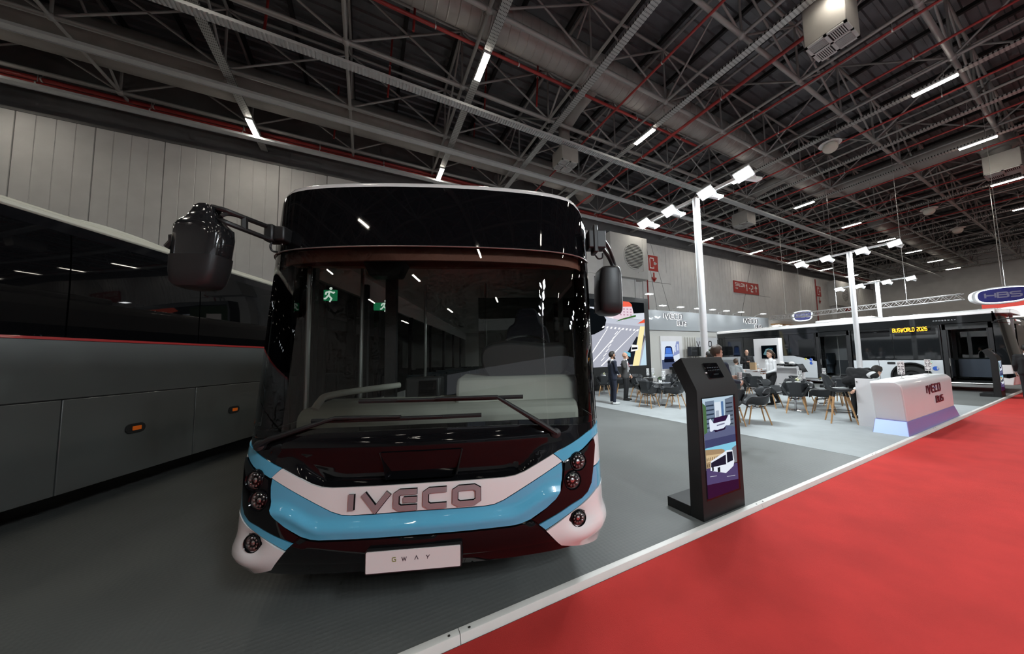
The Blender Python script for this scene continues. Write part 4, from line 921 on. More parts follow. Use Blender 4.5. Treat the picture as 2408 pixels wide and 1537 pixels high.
def kiosk(x, lab, tb):
    W2 = .705; t = thing('info_kiosk', lab, 'kiosk', (x, 2.155, 0))
    # side profile (y, z): foot, upright, raised sloping head
    b = MB()
    b.prism([(0, .0), (.15, 0), (.135, 1.25), (.293, 1.548), (.17, 1.622), (0, 1.29)], lambda p, q: (0, p, q), lambda p, q: (W2, p, q)); bd = b.build('cabinet', M_mdf, t, .004)
    b = MB(); b.box(.0, .151, 0, W2, .44, .10); b.build('foot', M_mdf, t, .004)
    b = MB(); b.box(.062, -.003, .185, .64, .01, 1.21); b.build('screen_recess', M_gblack, t)
    pict('screen_picture', kiosk_pic(), lambda a, c, d: (.072+a*.528, -.004-d, .205+c*.992), t, 1.05, .00006)
    ang = math.atan2(.332, .17); u_ = Vector((0, math.cos(ang), math.sin(ang))); n_ = Vector((0, -math.sin(ang), math.cos(ang)))
    c0 = Vector((W2*.585, 0, 1.29))+u_*.20
    def tp(a, c, d): return c0+Vector((a, 0, 0))+u_*c+n_*d
    b = MB(); b.prism(rrect(.25, .185, .012, 3), lambda p, q: tp(p, q, .0), lambda p, q: tp(p, q, .014)); tbo = b.build('tablet', M_chrome, t)
    b = MB(); b.prism(rrect(.244, .179, .011, 3), lambda p, q: tp(p, q, .0135), lambda p, q: tp(p, q, .016)); b.build('tablet_glass', M_gblack, tbo)
    q = MB()
    for i in range(14): 
        a, c = -.09+.03*(i % 7), .03-.03*(i//7); q.add([tp(a, c, .0165), tp(a+.014, c, .0165), tp(a+.014, c+.008, .0165), tp(a, c+.008, .0165)], [(0, 1, 2, 3)])
    for i in range(4): q.add([tp(-.03+i*.022, -.05, .0165), tp(-.018+i*.022, -.05, .0165), tp(-.018+i*.022, -.042, .0165), tp(-.03+i*.022, -.042, .0165)], [(0, 1, 2, 3)])
    q.build('tablet_icons', emis('tablet_icons', (.10, .11, .12), 1.0), tbo, fix=False)
    b = MB(); b.tube([tp(-.125, -.02, .006), tp(-.15, -.02, .006)], .008, 6); b.build('tablet_plug', M_icw, tbo)
    return t
kiosk(2.945, 'black slanted-top info kiosk with a tablet beside the blue and white bus', True)
kiosk(18.35, 'black slanted-top info kiosk in front of the open-door bus', True)

# ---- reception counter
ct = thing('reception_counter', 'white reception counter leaning outward with a purple-blue plinth', 'counter', (9.0, 2.145, 0))
M_cw = mat('counter_white', (.70, .68, .685), .35, coat=.4, var=.02, scale=2)
M_plin = mat('plinth_lilac', (.21, .22, .50), .4, coat=.4)
L_ = 3.72
b = MB()
bot = [(.10, .14), (L_-.06, .14), (L_-.06, .52), (.10, .52)]
lv = [(.24, 0.0, .0), (.60, .42, .5), (.86, .80, .85), (.92, .93, .93), (.965, .97, .90), (1.0, 1.0, .72), (1.02, 1.0, .5)]
rings = []
for z, t, fy_ in lv:
    x0 = .25-.15*t; x1 = L_-.02+.02*t; y0 = .05+(.09*max(0, (z-.90)/.12)**2); y1 = .50
    rings.append([(x0, y0, z), (x1, y0, z), (x1, y1, z), (x0, y1, z)])
vs = [p for r in rings for p in r]; fs = [(i*4+j, i*4+(j+1) % 4, (i+1)*4+(j+1) % 4, (i+1)*4+j) for i in range(len(rings)-1) for j in range(4)]
b.add(vs, fs+[(3, 2, 1, 0), tuple(len(vs)-4+i for i in range(4))]); cb = b.build('counter_body', M_cw, ct, .02, 3)
b = MB(); b.hexa([(.02, -.01, 0), (L_+.06, -.01, 0), (L_+.06, .50, 0), (.02, .50, 0)], [(.20, .045, .25), (L_-.04, .045, .25), (L_-.04, .50, .25), (.20, .50, .25)]); b.build('plinth', M_plin, ct, .006)
b = MB(); b.hexa([(.016, .0, .0), (.016, .49, 0), (.06, .49, 0), (.06, .0, 0)], [(.196, .055, .245), (.196, .49, .245), (.23, .49, .245), (.23, .055, .245)]); b.build('plinth_end', mat('plinth_pale_blue', (.38, .50, .80), .4), ct)
b = MB(); b.box(.56, .50, 0, .59, .87, 1.035); b.build('side_panel', M_cw, ct, .004); b = MB(); b.box(.60, .50, .92, L_, .80, .96); b.build('work_top', M_cw, ct, .004)
b = MB(); b.lathe([(.014, 0), (.014, .01), (.001, .012)], 12, (.56, .84, .96), (-1, 0, 0)); b.build('bolt', M_chrome, ct)
M_maroon = mat('letter_maroon', (.10, .015, .025), .35)
def cfn(a, c, d):      # front face of the counter, a along +X, c height
    t = (c-.30)/.6; y = .05+.09*max(0, (c-.90)/.12)**2; return (a, y-.002-d, c)
x = 1.62
for c, wd_ in (('I', 1), ('V', .9), ('E', .85), ('C', .85), ('O', .85)):
    m2 = MB(); letter(c, x, .70, .16, .034, cfn, 0, .015, m2, wid=wd_*1.35); m2.build('brand_letter', M_maroon, ct, fix=False); x += (GL[c][0]*wd_*1.35+.55)*.16
x = 2.24
for c in 'BUS':
    m2 = MB(); letter(c, x, .46, .125, .030, cfn, 0, .015, m2, wid=1.35); m2.build('brand_letter', M_maroon, ct, fix=False); x += (GL[c][0]*1.35+.5)*.125
b = MB(); b.box(2.16, cfn(0, .79, 0)[1]-.012, .77, 2.30, cfn(0, .78, 0)[1], .805); b.build('badge_mark', mat('mark_blue', (.2, .28, .5), .5), ct)
# ---- menu card stand (white board with dark print) and copies
M_paper = mat('paper_white', (.78, .78, .77), .7); M_stem = mat('stem_zinc', (.5, .5, .5), .3, metal=.8)
def menu_stand(h=.3):
    t = thing('menu_stand', 'x', 'menu stand')
    b = MB(); b.lathe([(.001, .008), (.035, .006), (.036, 0), (.001, 0)], 14); b.tube([(0, 0, .005), (0, 0, .1)], .004, 6); b.build('foot', M_stem, t)
    b = MB(); b.box(-.055, -.003, .09, .055, .003, .09+h); cd = b.build('card', M_paper, t)
    q = MB()
    for i in range(int(h/.036)):
        for s_ in (-1, 1):
            for k in range(2):
                if (i*3+k*2+s_) % 4: q.box(s_*.027-.019+k*.02, -.005, .108+i*.036, s_*.027-.003+k*.02, .005, .108+i*.036+.02)
    q.build('print', M_ink, cd, fix=False); return t
ms = menu_stand(.28)
ms['label'] = 'white menu card stand on the end of the counter away from the leaning man'; ms['group'] = 'menu card stands'
ms.location = (12.2, 2.45, 1.022); ms.rotation_euler = (0, 0, -1.1)
def menu_at(x, y, z, rz, lab):
    o = copy_tree(ms); o.location = (x, y, z); o.rotation_euler = (0, 0, rz); o['label'] = lab; return o
menu_at(10.25, 2.45, 1.022, -1.1, 'white menu card stand on the counter beside the leaning man')
b = MB(); b.box(-.15, -.1, 0, .15, .1, .006); pp = b.build('brochure', M_paper, None); pp.location = (11.6, 2.5, 1.022); tag(pp, 'white brochure lying flat on the reception counter', 'brochure', 'brochures on the counter'); tag(pp, group='brochures on the counter')
q = pp.copy(); COL.objects.link(q); q.location = (10.9, 2.5, 1.022); q.rotation_euler = (0, 0, .5)

# ---- chairs, tables
M_shell = mat('chair_shell_charcoal', (.030, .032, .035), .45, bump=.06, bscale=180)
M_wood = mat('leg_beech', (.48, .27, .12), .5, var=.15, scale=12)
M_wire = mat('wire_black', (.01, .01, .01), .5)
def shell_mesh(hs=.46, arms=True):
    """moulded tub shell facing +x: seat dish, wrap-round back and arms"""
    prof_n = 13; rows = []
    # u from front edge of the seat (0) over the seat to the top of the back (1); v across
    cen = catmull([(.25, hs-.035), (.23, hs+.005), (.10, hs-.01), (-.08, hs-.02), (-.19, hs+.02), (-.235, hs+.14), (-.265, hs+.27), (-.285, hs+.36), (-.288, hs+.385)], 3)
    for i, (cx, cz) in enumerate(cen):
        u = i/(len(cen)-1); r = []
        for j in range(prof_n):
            v = -1+2*j/(prof_n-1); a = abs(v)
            hw = .235+.03*math.sin(min(1, u*1.4)*math.pi)-.03*sst(.85, 1, u)
            y = v*hw; x = cx; z = cz
            if u < .55:       # seat: the sides rise into arms
                arm = (.19 if arms else .05)*sst(.55, 1, a)*sst(.02, .22, u)*(1+.15*sst(.2, .5, u)); z += arm; y *= 1+.16*sst(.6, 1, a)*(1 if arms else .3)
            else:
                w = 1-sst(.55, .95, u)
                z += (.17 if arms else .04)*sst(.55, 1, a)*w; y *= 1+.16*sst(.6, 1, a)*w
                x += .16*sst(.45, 1, a)*(.5+.5*w)*(1 if arms else .6); z -= .05*a**3*sst(.8, 1, u)
            r.append((x, y, z))
        rows.append(r)
    m, n = len(rows), prof_n
    b = MB(); b.add([p for r in rows for p in r], [(i*n+j, i*n+j+1, (i+1)*n+j+1, (i+1)*n+j) for i in range(m-1) for j in range(n-1)], 0, True)
    return b
def make_chair():
    t = thing('tub_chair', 'x', 'chair', group='charcoal tub chairs')
    o = shell_mesh().build('seat_shell', M_shell, t); s_ = o.modifiers.new('thick', 'SOLIDIFY'); s_.thickness = .022; s_.offset = 0
    for sx, sy in ((1, 1), (1, -1), (-1, 1), (-1, -1)):
        b = MB(); b.tube([(sx*.23, sy*.23, 0), (sx*.13, sy*.14, .42)], [.013, .019], 8); b.build('leg', M_wood, t)
    b = MB()
    for s1 in (1, -1):
        b.tube([(.15, .155*s1, .36), (-.15, -.155*s1, .41)], .006, 5); b.tube([(.15, .155*s1, .41), (.15, -.155*s1, .33)], .006, 5); b.tube([(-.15, .155*s1, .41), (-.15, -.155*s1, .33)], .006, 5)
        b.tube([(-.15, .155*s1, .35), (.15, .155*s1, .41)], .006, 5); b.tube([(-.15, .155*s1, .41), (.15, .155*s1, .35)], .006, 5)
    b.build('wire_brace', M_wire, t); return t
ch0 = make_chair(); used = [False]
def chair(x, y, tx, ty, lab, turn=0):
    o = ch0 if not used[0] else copy_tree(ch0); used[0] = True
    o.location = (x, y, .003); o.rotation_euler = (0, 0, math.atan2(ty-y, tx-x)+turn); o['label'] = lab; return o
M_ttop = mat('table_top_grey', (.20, .21, .22), .12, coat=.8); M_tst = mat('table_steel', (.55, .55, .56), .18, metal=1.0)
def make_table():
    t = thing('cafe_table', 'x', 'table', group='round cafe tables')
    b = MB(); b.lathe([(.001, .725), (.34, .725), (.35, .73), (.35, .738), (.34, .742), (.001, .742)], 36); b.build('table_top', M_ttop, t)
    b = MB(); b.tube([(0, 0, .02), (0, 0, .725)], .03, 14); b.build('stem', M_tst, t)
    b = MB(); b.lathe([(.001, .03), (.05, .028), (.2, .012), (.215, .006), (.215, 0), (.001, 0)], 30); b.build('base', M_tst, t); return t
tb0 = make_table(); tused = [False]
def table(x, y, lab):
    o = tb0 if not tused[0] else copy_tree(tb0); tused[0] = True; o.location = (x, y, .003); o['label'] = lab; return o
TA, TB, TC, TD, TE, TF, TG = (8.55, 7.62), (7.95, 5.02), (10.75, 4.72), (12.7, 4.75), (9.35, 11.5), (10.3, 9.55), (12.6, 7.0)
table(*TA, 'round cafe table with a blue reflection beside the man in the navy suit')
table(*TB, 'round cafe table half hidden behind the info kiosk')
table(*TC, 'round cafe table with a napkin box beside the bar stool')
table(*TD, 'round cafe table with flowers behind the bar stool, close to the leaning man')
table(*TE, 'round cafe table with leafy posy in front of the video screen')
table(*TF, 'round cafe table with several menu stands in front of the van poster')
table(*TG, 'round cafe table in front of the seated man in grey')
chair(7.92, 7.52, *TA, 'charcoal tub chair seen from its back corner beside the man in the navy suit')
chair(8.50, 6.98, *TA, 'charcoal tub chair at the blue-glinting table, closest to the slanted kiosk', .35)
chair(9.20, 7.95, *TA, 'charcoal tub chair on the far side of the blue-glinting table')
chair(8.55, 8.30, *TA, 'charcoal tub chair facing out from behind the blue-glinting table')
chair(9.30, 9.35, *TF, 'charcoal tub chair right behind the man in the grey blazer')
chair(10.05, 8.78, *TF, 'charcoal tub chair between the blue-glinting table and the menu stands')
chair(10.35, 10.35, *TF, 'charcoal tub chair behind the table with several menu stands')
chair(11.1, 9.4, *TF, 'charcoal tub chair at the menu-stand table, near the black bench')
chair(8.75, 10.75, *TE, 'charcoal tub chair beside the front bus and behind the man in the navy suit')
chair(9.95, 11.0, *TE, 'charcoal tub chair between the posy table and the two standing men')
chair(9.9, 12.0, *TE, 'charcoal tub chair under the video screen')
chair(8.12, 4.38, *TB, 'charcoal tub chair standing alone on the open carpet right behind the kiosk', .5)
chair(7.52, 4.62, *TB, 'charcoal tub chair cut off by the edge of the info kiosk')
chair(8.45, 5.45, *TB, 'charcoal tub chair facing the aisle behind the half-hidden table')
chair(10.28, 4.50, *TC, 'charcoal tub chair with its broad back to the aisle at the napkin-box table')
chair(10.78, 4.08, *TC, 'charcoal tub chair between the napkin-box table and the bar stool', .2)
chair(10.72, 5.35, *TC, 'charcoal tub chair at the napkin-box table nearest the waitress')
chair(11.35, 4.95, *TC, 'charcoal tub chair on the far side of the napkin-box table')
chair(12.2, 4.3, *TD, 'charcoal tub chair half hidden behind the bar stool')
chair(13.3, 4.6, *TD, 'charcoal tub chair next to the leaning man, at the flower table')
chair(12.75, 5.4, *TD, 'charcoal tub chair behind the flower table')
chair(12.05, 6.55, *TG, 'charcoal tub chair just behind the waitress')
chair(11.7, 7.35, *TG, 'charcoal tub chair in the row in front of the man in grey', .3)
chair(10.9, 6.6, 10.2, 7.2, 'charcoal tub chair empty between kiosk and seated man')
chair(13.2, 7.5, *TG, 'charcoal tub chair beside the low white counter')
# bar stool
st = thing('bar_stool', 'charcoal bar stool on tall beech legs beside the counter', 'stool', (9.66, 3.35, .003), -1.0)
o = shell_mesh(.74, False).build('seat_shell', M_shell, st); s_ = o.modifiers.new('thick', 'SOLIDIFY'); s_.thickness = .03; s_.offset = 0; o.scale = (.95, .9, 1); 
for sx, sy in ((1, 1), (1, -1), (-1, 1), (-1, -1)):
    b = MB(); b.tube([(sx*.235, sy*.235, 0), (sx*.125, sy*.125, .60)], [.014, .022], 8); lg = b.build('leg', M_wood, st)
    b = MB(); b.tube([(sx*.125, sy*.125, .595), (sx*.10, sy*.10, .72)], [.024, .022], 8); b.build('leg_sleeve', M_wire, lg)
b = MB(); b.tube([(.235*math.cos(a), .235*math.sin(a), .26) for a in np.linspace(0, 2*math.pi, 25)[:-1]], .008, 6, closed=True); b.build('foot_ring', M_wire, st)
# table-top things
M_petal = mat('petal_cream', (.72, .68, .48), .6); M_leaf = mat('leaf_green', (.10, .24, .05), .55, var=.25, scale=20); M_ceram = mat('ceramic_white', (.8, .8, .8), .3)
def posy():
    t = thing('flower_posy', 'x', 'flowers', group='posies on the cafe tables')
    b = MB(); b.prism(rrect(.11, .11, .01, 2), lambda p, q: (p, q, 0), lambda p, q: (p, q, .075)); b.build('pot', M_ceram, t, .004)
    for k in range(5):
        a = k*1.26; b = MB(); c = (.03*math.cos(a), .03*math.sin(a), .10+.02*(k % 3)); b.ell(c, (.026, .026, .022), 9, 6); b.ell((c[0]+.012, c[1], c[2]+.014), (.014, .014, .012), 7, 5); b.build('bloom', M_petal, t)
        b = MB(); d = Vector((math.cos(a+.6), math.sin(a+.6), .9)); p = Vector((0, 0, .07)); u_ = d.cross(Vector((0, 0, 1))).normalized()*.014
        b.add([p, p+d*.05+u_, p+d*.10, p+d*.05-u_], [(0, 1, 2, 3)]); b.build('leaf', M_leaf, t)
    b = MB(); b.tube([(0, 0, .07), (.01, 0, .19)], [.004, .012], 6); b.build('stalk', M_petal, t); return t
ps = posy(); ps['label'] = 'cream posy in a white pot on the flower table'; ps.location = (TD[0]-.1, TD[1]-.05, .748)
for (x, y), lab in ((TC, 'cream posy in a white pot on the napkin-box table'), (TE, 'leafy cream posy in front of the video screen'), (TF, 'cream posy beside the menu stands in front of the van poster')):
    o = copy_tree(ps); o.location = (x-.06, y-.12, .748); o['label'] = lab
menu_at(TC[0]+.10, TC[1]-.12, .748, -.6, 'tall white menu card on the napkin-box table'); menu_at(TD[0]+.12, TD[1]+.02, .748, -.6, 'tall white menu card behind the flower posy')
menu_at(TF[0]-.1, TF[1]-.15, .748, -.3, 'front menu card of the cluster on the table before the van poster'); menu_at(TF[0]-.22, TF[1]+.02, .748, -.5, 'menu card left over beside the posy before the van poster'); menu_at(TF[0]+.15, TF[1]+.1, .748, -.4, 'rear menu card of the cluster on the table before the van poster')
menu_at(TA[0]+.14, TA[1]-.05, .748, -.5, 'white menu card on the blue-glinting table')
vs0 = thing('bud_vase', 'small white bud vase pair with green sprig on the blue-glinting table', 'vase', (TA[0]-.06, TA[1]-.05, .745))
b = MB(); b.lathe([(.03, 0), (.034, .03), (.02, .07), (.014, .085)], 14); b.build('vase', M_ceram, vs0); b = MB(); b.lathe([(.026, 0), (.03, .03), (.018, .06), (.012, .07)], 14, (.08, .0, 0)); b.build('vase', M_ceram, vs0)
for k in range(4):
    b = MB(); d = Vector((math.cos(k*1.5)*.5, math.sin(k*1.5)*.5, 1)); p = Vector((0, 0, .08)); u_ = d.cross(Vector((0, 0, 1))).normalized()*.016; b.add([p, p+d*.05+u_, p+d*.12, p+d*.05-u_], [(0, 1, 2, 3)]); b.build('leaf', M_leaf, vs0)
nb_ = MB(); nb_.box(-.07, -.05, 0, .07, .05, .06); o = nb_.build('napkin_box', M_ceram, None, .008); o.location = (TC[0]-.16, TC[1]+.05, .748); tag(o, 'low white napkin box on the round table beside the bar stool', 'box')

# ---- light masts: post, cross arm, four floodlights
M_mast = mat('mast_white', (.74, .75, .76), .4, var=.02, scale=5)
M_flood = emis('flood_light', (.86, .95, 1.0), FLOOD_W)
def mast(x, y, h, lab, tilt=1.0, arm=(-1.35, 1.65), fl_x=-.12, heads=(-1.28, -.4, .68, 1.58)):
    t = thing('light_mast', lab, 'light', (x, y, 0), 0)
    b = MB(); b.tube([(0, 0, 0), (0, 0, h)], .082, 20); b.build('post', M_mast, t); b = MB(); b.lathe([(.16, 0), (.16, .015), (.09, .02)], 20); b.lathe([(.13, .92), (.13, .96), (.085, .97), (.085, .92)], 20); b.build('collar', M_mast, t)
    b = MB(); b.box(-.03, arm[0], h-.04, .03, arm[1], h+.03); b.build('cross_arm', M_mast, t, .006)
    for yy in heads:
        for sd in (-1, 1):
            lit = not (yy == -.4 and False)
            c = Vector((sd*.16, yy, h-.06)); n_ = (Vector((-.65, -.25, -1)) if sd < 0 else Vector((.5, .75, -.9))).normalized(); u_ = (Vector((0, 1, 0))-n_*n_.y).normalized(); v_ = n_.cross(u_)
            def fp(a, c2, d): return c+u_*a+v_*c2+n_*d
            b = MB(); b.hexa([fp(-.17, -.13, 0), fp(.17, -.13, 0), fp(.17, .13, 0), fp(-.17, .13, 0)], [fp(-.18, -.14, .05), fp(.18, -.14, .05), fp(.18, .14, .05), fp(-.18, .14, .05)]); f = b.build('floodlight', M_mast, t, .006)
            b = MB(); b.add([fp(-.155, -.115, .0515), fp(.155, -.115, .0515), fp(.155, .115, .0515), fp(-.155, .115, .0515)], [(0, 1, 2, 3)]); b.build('lamp_face', M_flood, f, fix=False)
            b = MB(); b.tube([fp(-.1, 0, .0), (sd*.03, yy-.08, h-.02)], .014, 6); b.build('yoke', M_mast, f); b = MB(); b.tube([fp(.1, 0, 0), (sd*.03, yy+.08, h-.02)], .014, 6); b.build('yoke', M_mast, f)
    return t
mast(7.3, 5.05, 5.62, 'white light mast with blazing floodlights rising behind the info kiosk')
mast(16.6, 5.05, 5.52, 'white light mast with floodlights rising behind the leaning man')
mast(24.4, 6.4, 5.35, 'white light mast behind the roof of the open-door bus')
mast(2.2, -6.2, 5.6, 'white light mast of the stand across the aisle, facing the front bus')
mast(10.5, -7.2, 5.6, 'white light mast of the stand across the aisle, facing the counter')

# ---- stand back wall with lit lettering, spotlights, poster niche, speakers
M_opp = mat('opposite_wall', (.22, .22, .23), .6)
op = thing('stand_wall', 'grey wall of the unseen stand across the aisle, its glowing white header added for reflections', 'wall', (-7, -10.5, 0)); b = MB(); b.box(0, 0, -.09, 20, .2, 3.4); b.build('panelling', M_opp, op); b = MB(); b.box(0, -.05, 3.4, 20, .3, 4.3); b.build('header', emis('header_glow_added', (.9, .93, 1), .55), op)  # unseen stand; glow of header and posters added for windscreen reflections and bounce
for x_ in (2.0, 6.5, 11.0, 15.5): b = MB(); b.box(x_, .2, .3, x_+1.6, .24, 2.6); b.build('poster', emis('poster_glow_added', (.45, .50, .6), .35), op)
bwl = thing('stand_back_wall', 'grey and cream stand wall with a lit name band behind the seating', 'wall', (12.0, 13.8, 0))
M_band = mat('band_grey', (.30, .32, .335), .5, coat=.1); M_beige = mat('stand_beige', (.55, .535, .50), .6)
b = MB(); b.box(0, 0, 3.22, 16.2, .25, 4.4); b.build('name_band', M_band, bwl, .01); b = MB(); b.box(0, .06, 0, 16.2, .25, 3.2); b.build('panelling', M_beige, bwl)
b = MB(); b.box(0, -.06, 3.16, 16.2, .0, 3.25); b.build('shadow_rail', M_band, bwl)
M_halo = emis('letter_glow', (1, 1, 1), 1.6); M_lface = mat('letter_steel', (.16, .16, .17), .4, metal=.4)
def halo_text(txt, x, z, h, w, wid):
    for c in txt:
        if GL[c][1]:
            m2 = MB(); letter(c, x, z, h, w*1.75, lambda a, c2, d: (a, -.012-d, c2), 0, .012, m2, wid=wid); ho = m2.build('letter_glow', M_halo, bwl, fix=False)
            m2 = MB(); letter(c, x, z, h, w, lambda a, c2, d: (a, -.03-d, c2), 0, .05, m2, wid=wid); m2.build('letter', M_lface, ho, fix=False)
        x += (GL[c][0]*wid+.36)*h
halo_text('IVECO', 4.15, 3.92, .30, .062, 1.15); halo_text('BUS', 5.35, 3.52, .24, .055, 1.15)
halo_text('IVECO', 12.75, 3.92, .30, .062, 1.25); halo_text('BUS', 14.2, 3.52, .24, .055, 1.2)
b = MB(); b.box(3.72, .0, .3, 5.7, .05, 2.82); b.build('poster_niche', M_cw, bwl)
vp = [((.86, .90, .95), R4(0, 0, 1, 1)), ((.55, .60, .78), [(.62, .45), (1, .55), (1, 1), (.85, 1)]), ((.80, .84, .92), R4(.72, .6, .80, .8)), ((.8, .84, .92), R4(.86, .66, .95, .9)), ((.30, .34, .46), [(0, 0), (1, 0), (1, .20), (.6, .33), (.0, .33)]), ((.75, .78, .85), [(.55, .33), (1, .12), (1, .20), (.62, .36)]), ((.10, .14, .30), [(.12, .28), (.2, .78), (.28, .82), (.5, .82), (.58, .78), (.66, .28)]), ((.30, .48, .85), [(.2, .55), (.24, .76), (.52, .76), (.58, .55)]), ((.45, .62, .92), [(.14, .44), (.62, .44), (.6, .54), (.18, .54)]), ((.08, .09, .14), [(.12, .24), (.66, .24), (.66, .36), (.12, .36)])]
pict('van_poster', vp, lambda a, c, d: (3.78+a*1.62, -.004-d, .78+c*1.70), bwl, 1.0, .0002)
b = MB(); b.box(.95, .03, .35, 2.5, .07, 2.0); b.build('wall_door', M_band, bwl, .01)
for i in range(5):
    b = MB(); b.box(6.0+i*.24, -.05, .2, 6.09+i*.24, .06, 2.75); b.build('wall_batten', M_beige, bwl)
b = MB(); b.box(7.15, -.01, 1.95, 11.2, .05, 2.75); b.build('light_panel', emis('light_panel', (.75, .80, .84), .55), bwl)
lettering('IVECO', 7.0, 2.15, .34, .06, lambda a, c, d: (a, -.012-d, c), M_ink, bwl, 0, .01, .36, name='wall_letter')
for i, x in enumerate((2.2, 3.5, 5.1, 6.75, 8.3, 9.85, 11.6, 14.5)):
    t = thing('spotlight', 'white arm spotlight lighting the grey name band of the stand wall', 'light', (12.0+x, 13.8, 4.42) if i else (13.25, 12.72, 4.75), 0, 'spotlights on the stand wall')
    b = MB(); b.tube([(0, .1, -.03), (0, .1, .12), (0, -.5, .2)], .014, 6); b.build('arm', M_mast, t)
    b = MB(); b.box(-.22, -.62, .17, .22, -.38, .22); b.build('head', M_mast, t, .01)
    b = MB(); b.box(-.20, -.60, .163, .20, -.40, .169); b.build('lamp_face', emis('spot_face', (.95, .98, 1), SPOT_W), t)
for x, lab in ((18.1, 'black loudspeaker on a stand by the battened part of the stand wall'), (18.95, 'black loudspeaker on a stand partly behind the light mast')):
    t = thing('loudspeaker', lab, 'speaker', (x, 13.35, 0)); b = MB(); b.box(-.3, -.12, 1.52, .3, .18, 2.12); b.build('cabinet', M_intd, t, .04); b = MB(); b.box(-.22, -.13, 1.84, .22, -.115, 1.86); b.build('trim', M_stem, t)
    b = MB(); b.tube([(0, 0, 0), (0, 0, 1.53)], .02, 8); b.lathe([(.2, 0), (.2, .02), (.03, .03)], 18); b.build('stand', M_wire, t)
pl_ = thing('potted_palm', 'green palm in a pot before the light panel of the stand wall', 'plant', (19.74, 13.42, 0)); b = MB(); b.lathe([(.12, 0), (.17, .4), (.18, .42), (.15, .42)], 20); b.build('pot', M_cw, pl_)
b = MB(); b.tube([(0, 0, .4), (.02, 0, 1.8)], .025, 8); b.build('trunk', M_wood, pl_)
for k in range(18):
    a = k*2.4; el = .25+.5*(k % 4)/3; d = Vector((math.cos(a)*math.cos(el), math.sin(a)*math.cos(el), math.sin(el))); p = Vector((.02, 0, 1.8)); s_ = d.cross(Vector((0, 0, 1))).normalized()*.09
    b = MB(); L3 = .3+.06*(k % 3); e_ = p+d*L3+Vector((0, 0, -.12)); mid = p+d*L3*.55+Vector((0, 0, .02)); b.add([p, mid+s_, e_, mid-s_], [(0, 1, 2, 3)]); b.build('frond', M_leaf, pl_)
bn = thing('demo_bench', 'black bench with a row of white keys below the van poster', 'bench', (16.1, 13.0, 0)); b = MB(); b.box(0, 0, .75, 1.75, .55, .9); b.build('top', M_mdf, bn, .01); b = MB(); b.box(.1, .1, 0, .2, .45, .75); b.build('leg', M_mdf, bn); b = MB(); b.box(1.55, .1, 0, 1.65, .45, .75); b.build('leg', M_mdf, bn)
for i in range(15): b = MB(); b.box(.08+i*.108, .03, .9, .155+i*.108, .2, .915); b.build('key', M_paper, bn)
# ---- large video screen
ls = thing('video_screen', 'huge video screen showing a road crossing with a pink building', 'screen', (6.7, 12.5, 0))
b = MB(); b.box(0, 0, 0.004, 6.75, .35, 4.72); b.build('cabinet', M_mdf, ls, .01)
TR, BG = (.07, .08, .09), (.92, .94, .97)
lp = [((.80, .82, .86), R4(0, 0, 1, 1)), ((.10, .11, .12), R4(0, .88, 1, 1)), ((.64, .65, .70), [(.19, 0), (1, 0), (1, .72), (.78, .76), (.19, .66)]), ((.16, .22, .14), [(.19, .66), (.50, .72), (.50, .98), (.19, .98)]), ((.75, .72, .70), [(.24, .70), (.36, .72), (.36, .86), (.24, .84)]), ((.72, .74, .79), [(.52, .66), (1, .62), (1, .72), (.52, .76)]),
      ((.86, .78, .82), [(.62, .76), (.80, .70), (.90, .82), (.90, .93), (.66, .95)]), ((.95, .90, .92), [(.62, .76), (.72, .72), (.72, .93), (.66, .95)]), ((.90, .38, .30), [(.60, .94), (.72, .90), (.91, .93), (.86, 1.0), (.64, 1.0)]),
      ((.25, .40, .22), [(.74, .68), (.92, .77), (.92, .80), (.78, .72)]), (TR, [(.44, .42), (.56, .48), (.64, .56), (.66, .70), (.62, .82), (.54, .86), (.46, .82)]), (TR, [(.90, .82), (1, .84), (1, 1), (.88, 1)]),
      ((.30, .31, .36), [(.80, .02), (.90, .02), (1, .45), (.98, .5)]), ((.13, .14, .17), [(.76, .02), (.90, .02), (.94, .42), (.92, .46)]), ((.93, .88, .66), [(.87, .0), (.93, .0), (1, .62), (.955, .62)]), ((.72, .82, .88), [(.94, 0), (1, 0), (1, .4)]), ((.90, .35, .25), [(.93, .66), (1, .68), (1, .74)]),
      ((.16, .62, .78), [(.44, .22), (.535, .28), (.535, .40), (.44, .38)]), ((.08, .08, .10), [(.44, .26), (.53, .31), (.53, .36), (.44, .34)]), ((.92, .92, .92), [(.86, .22), (.925, .24), (.93, .32), (.87, .33)]), ((.1, .1, .12), [(.87, .25), (.92, .26), (.92, .29), (.87, .285)]), ((.45, .72, .82), [(.80, .17), (.855, .14), (.855, .2), (.80, .23)])]
for i in range(10): lp.append(((.95, .95, .96), [(.62+i*.033, .575-.004*i), (.635+i*.033, .575-.004*i), (.645+i*.033, .605-.004*i), (.63+i*.033, .605-.004*i)]))
for i in range(7): lp.append(((.97, .97, .98), [(.60+i*.02, .09+i*.065), (.608+i*.02, .09+i*.065), (.635+i*.02, .14+i*.065), (.627+i*.02, .14+i*.065)]))
for x0, x1 in ((.50, .78), (.60, .92), (.46, .66)): lp.append(((.97, .97, .98), [(x0, .02), (x0+.012, .02), (x1+.006, .56), (x1, .56)]))
for i in range(5):
    for k in range(3): lp.append(((.70, .55, .62), R4(.745+i*.03, .78+k*.045, .76+i*.03, .80+k*.045)))
pict('picture', lp, lambda a, c, d: (-1.35+max(a, .19)*7.75, -.002-d, 1.12+c*3.35), ls, 1.15, .0004)
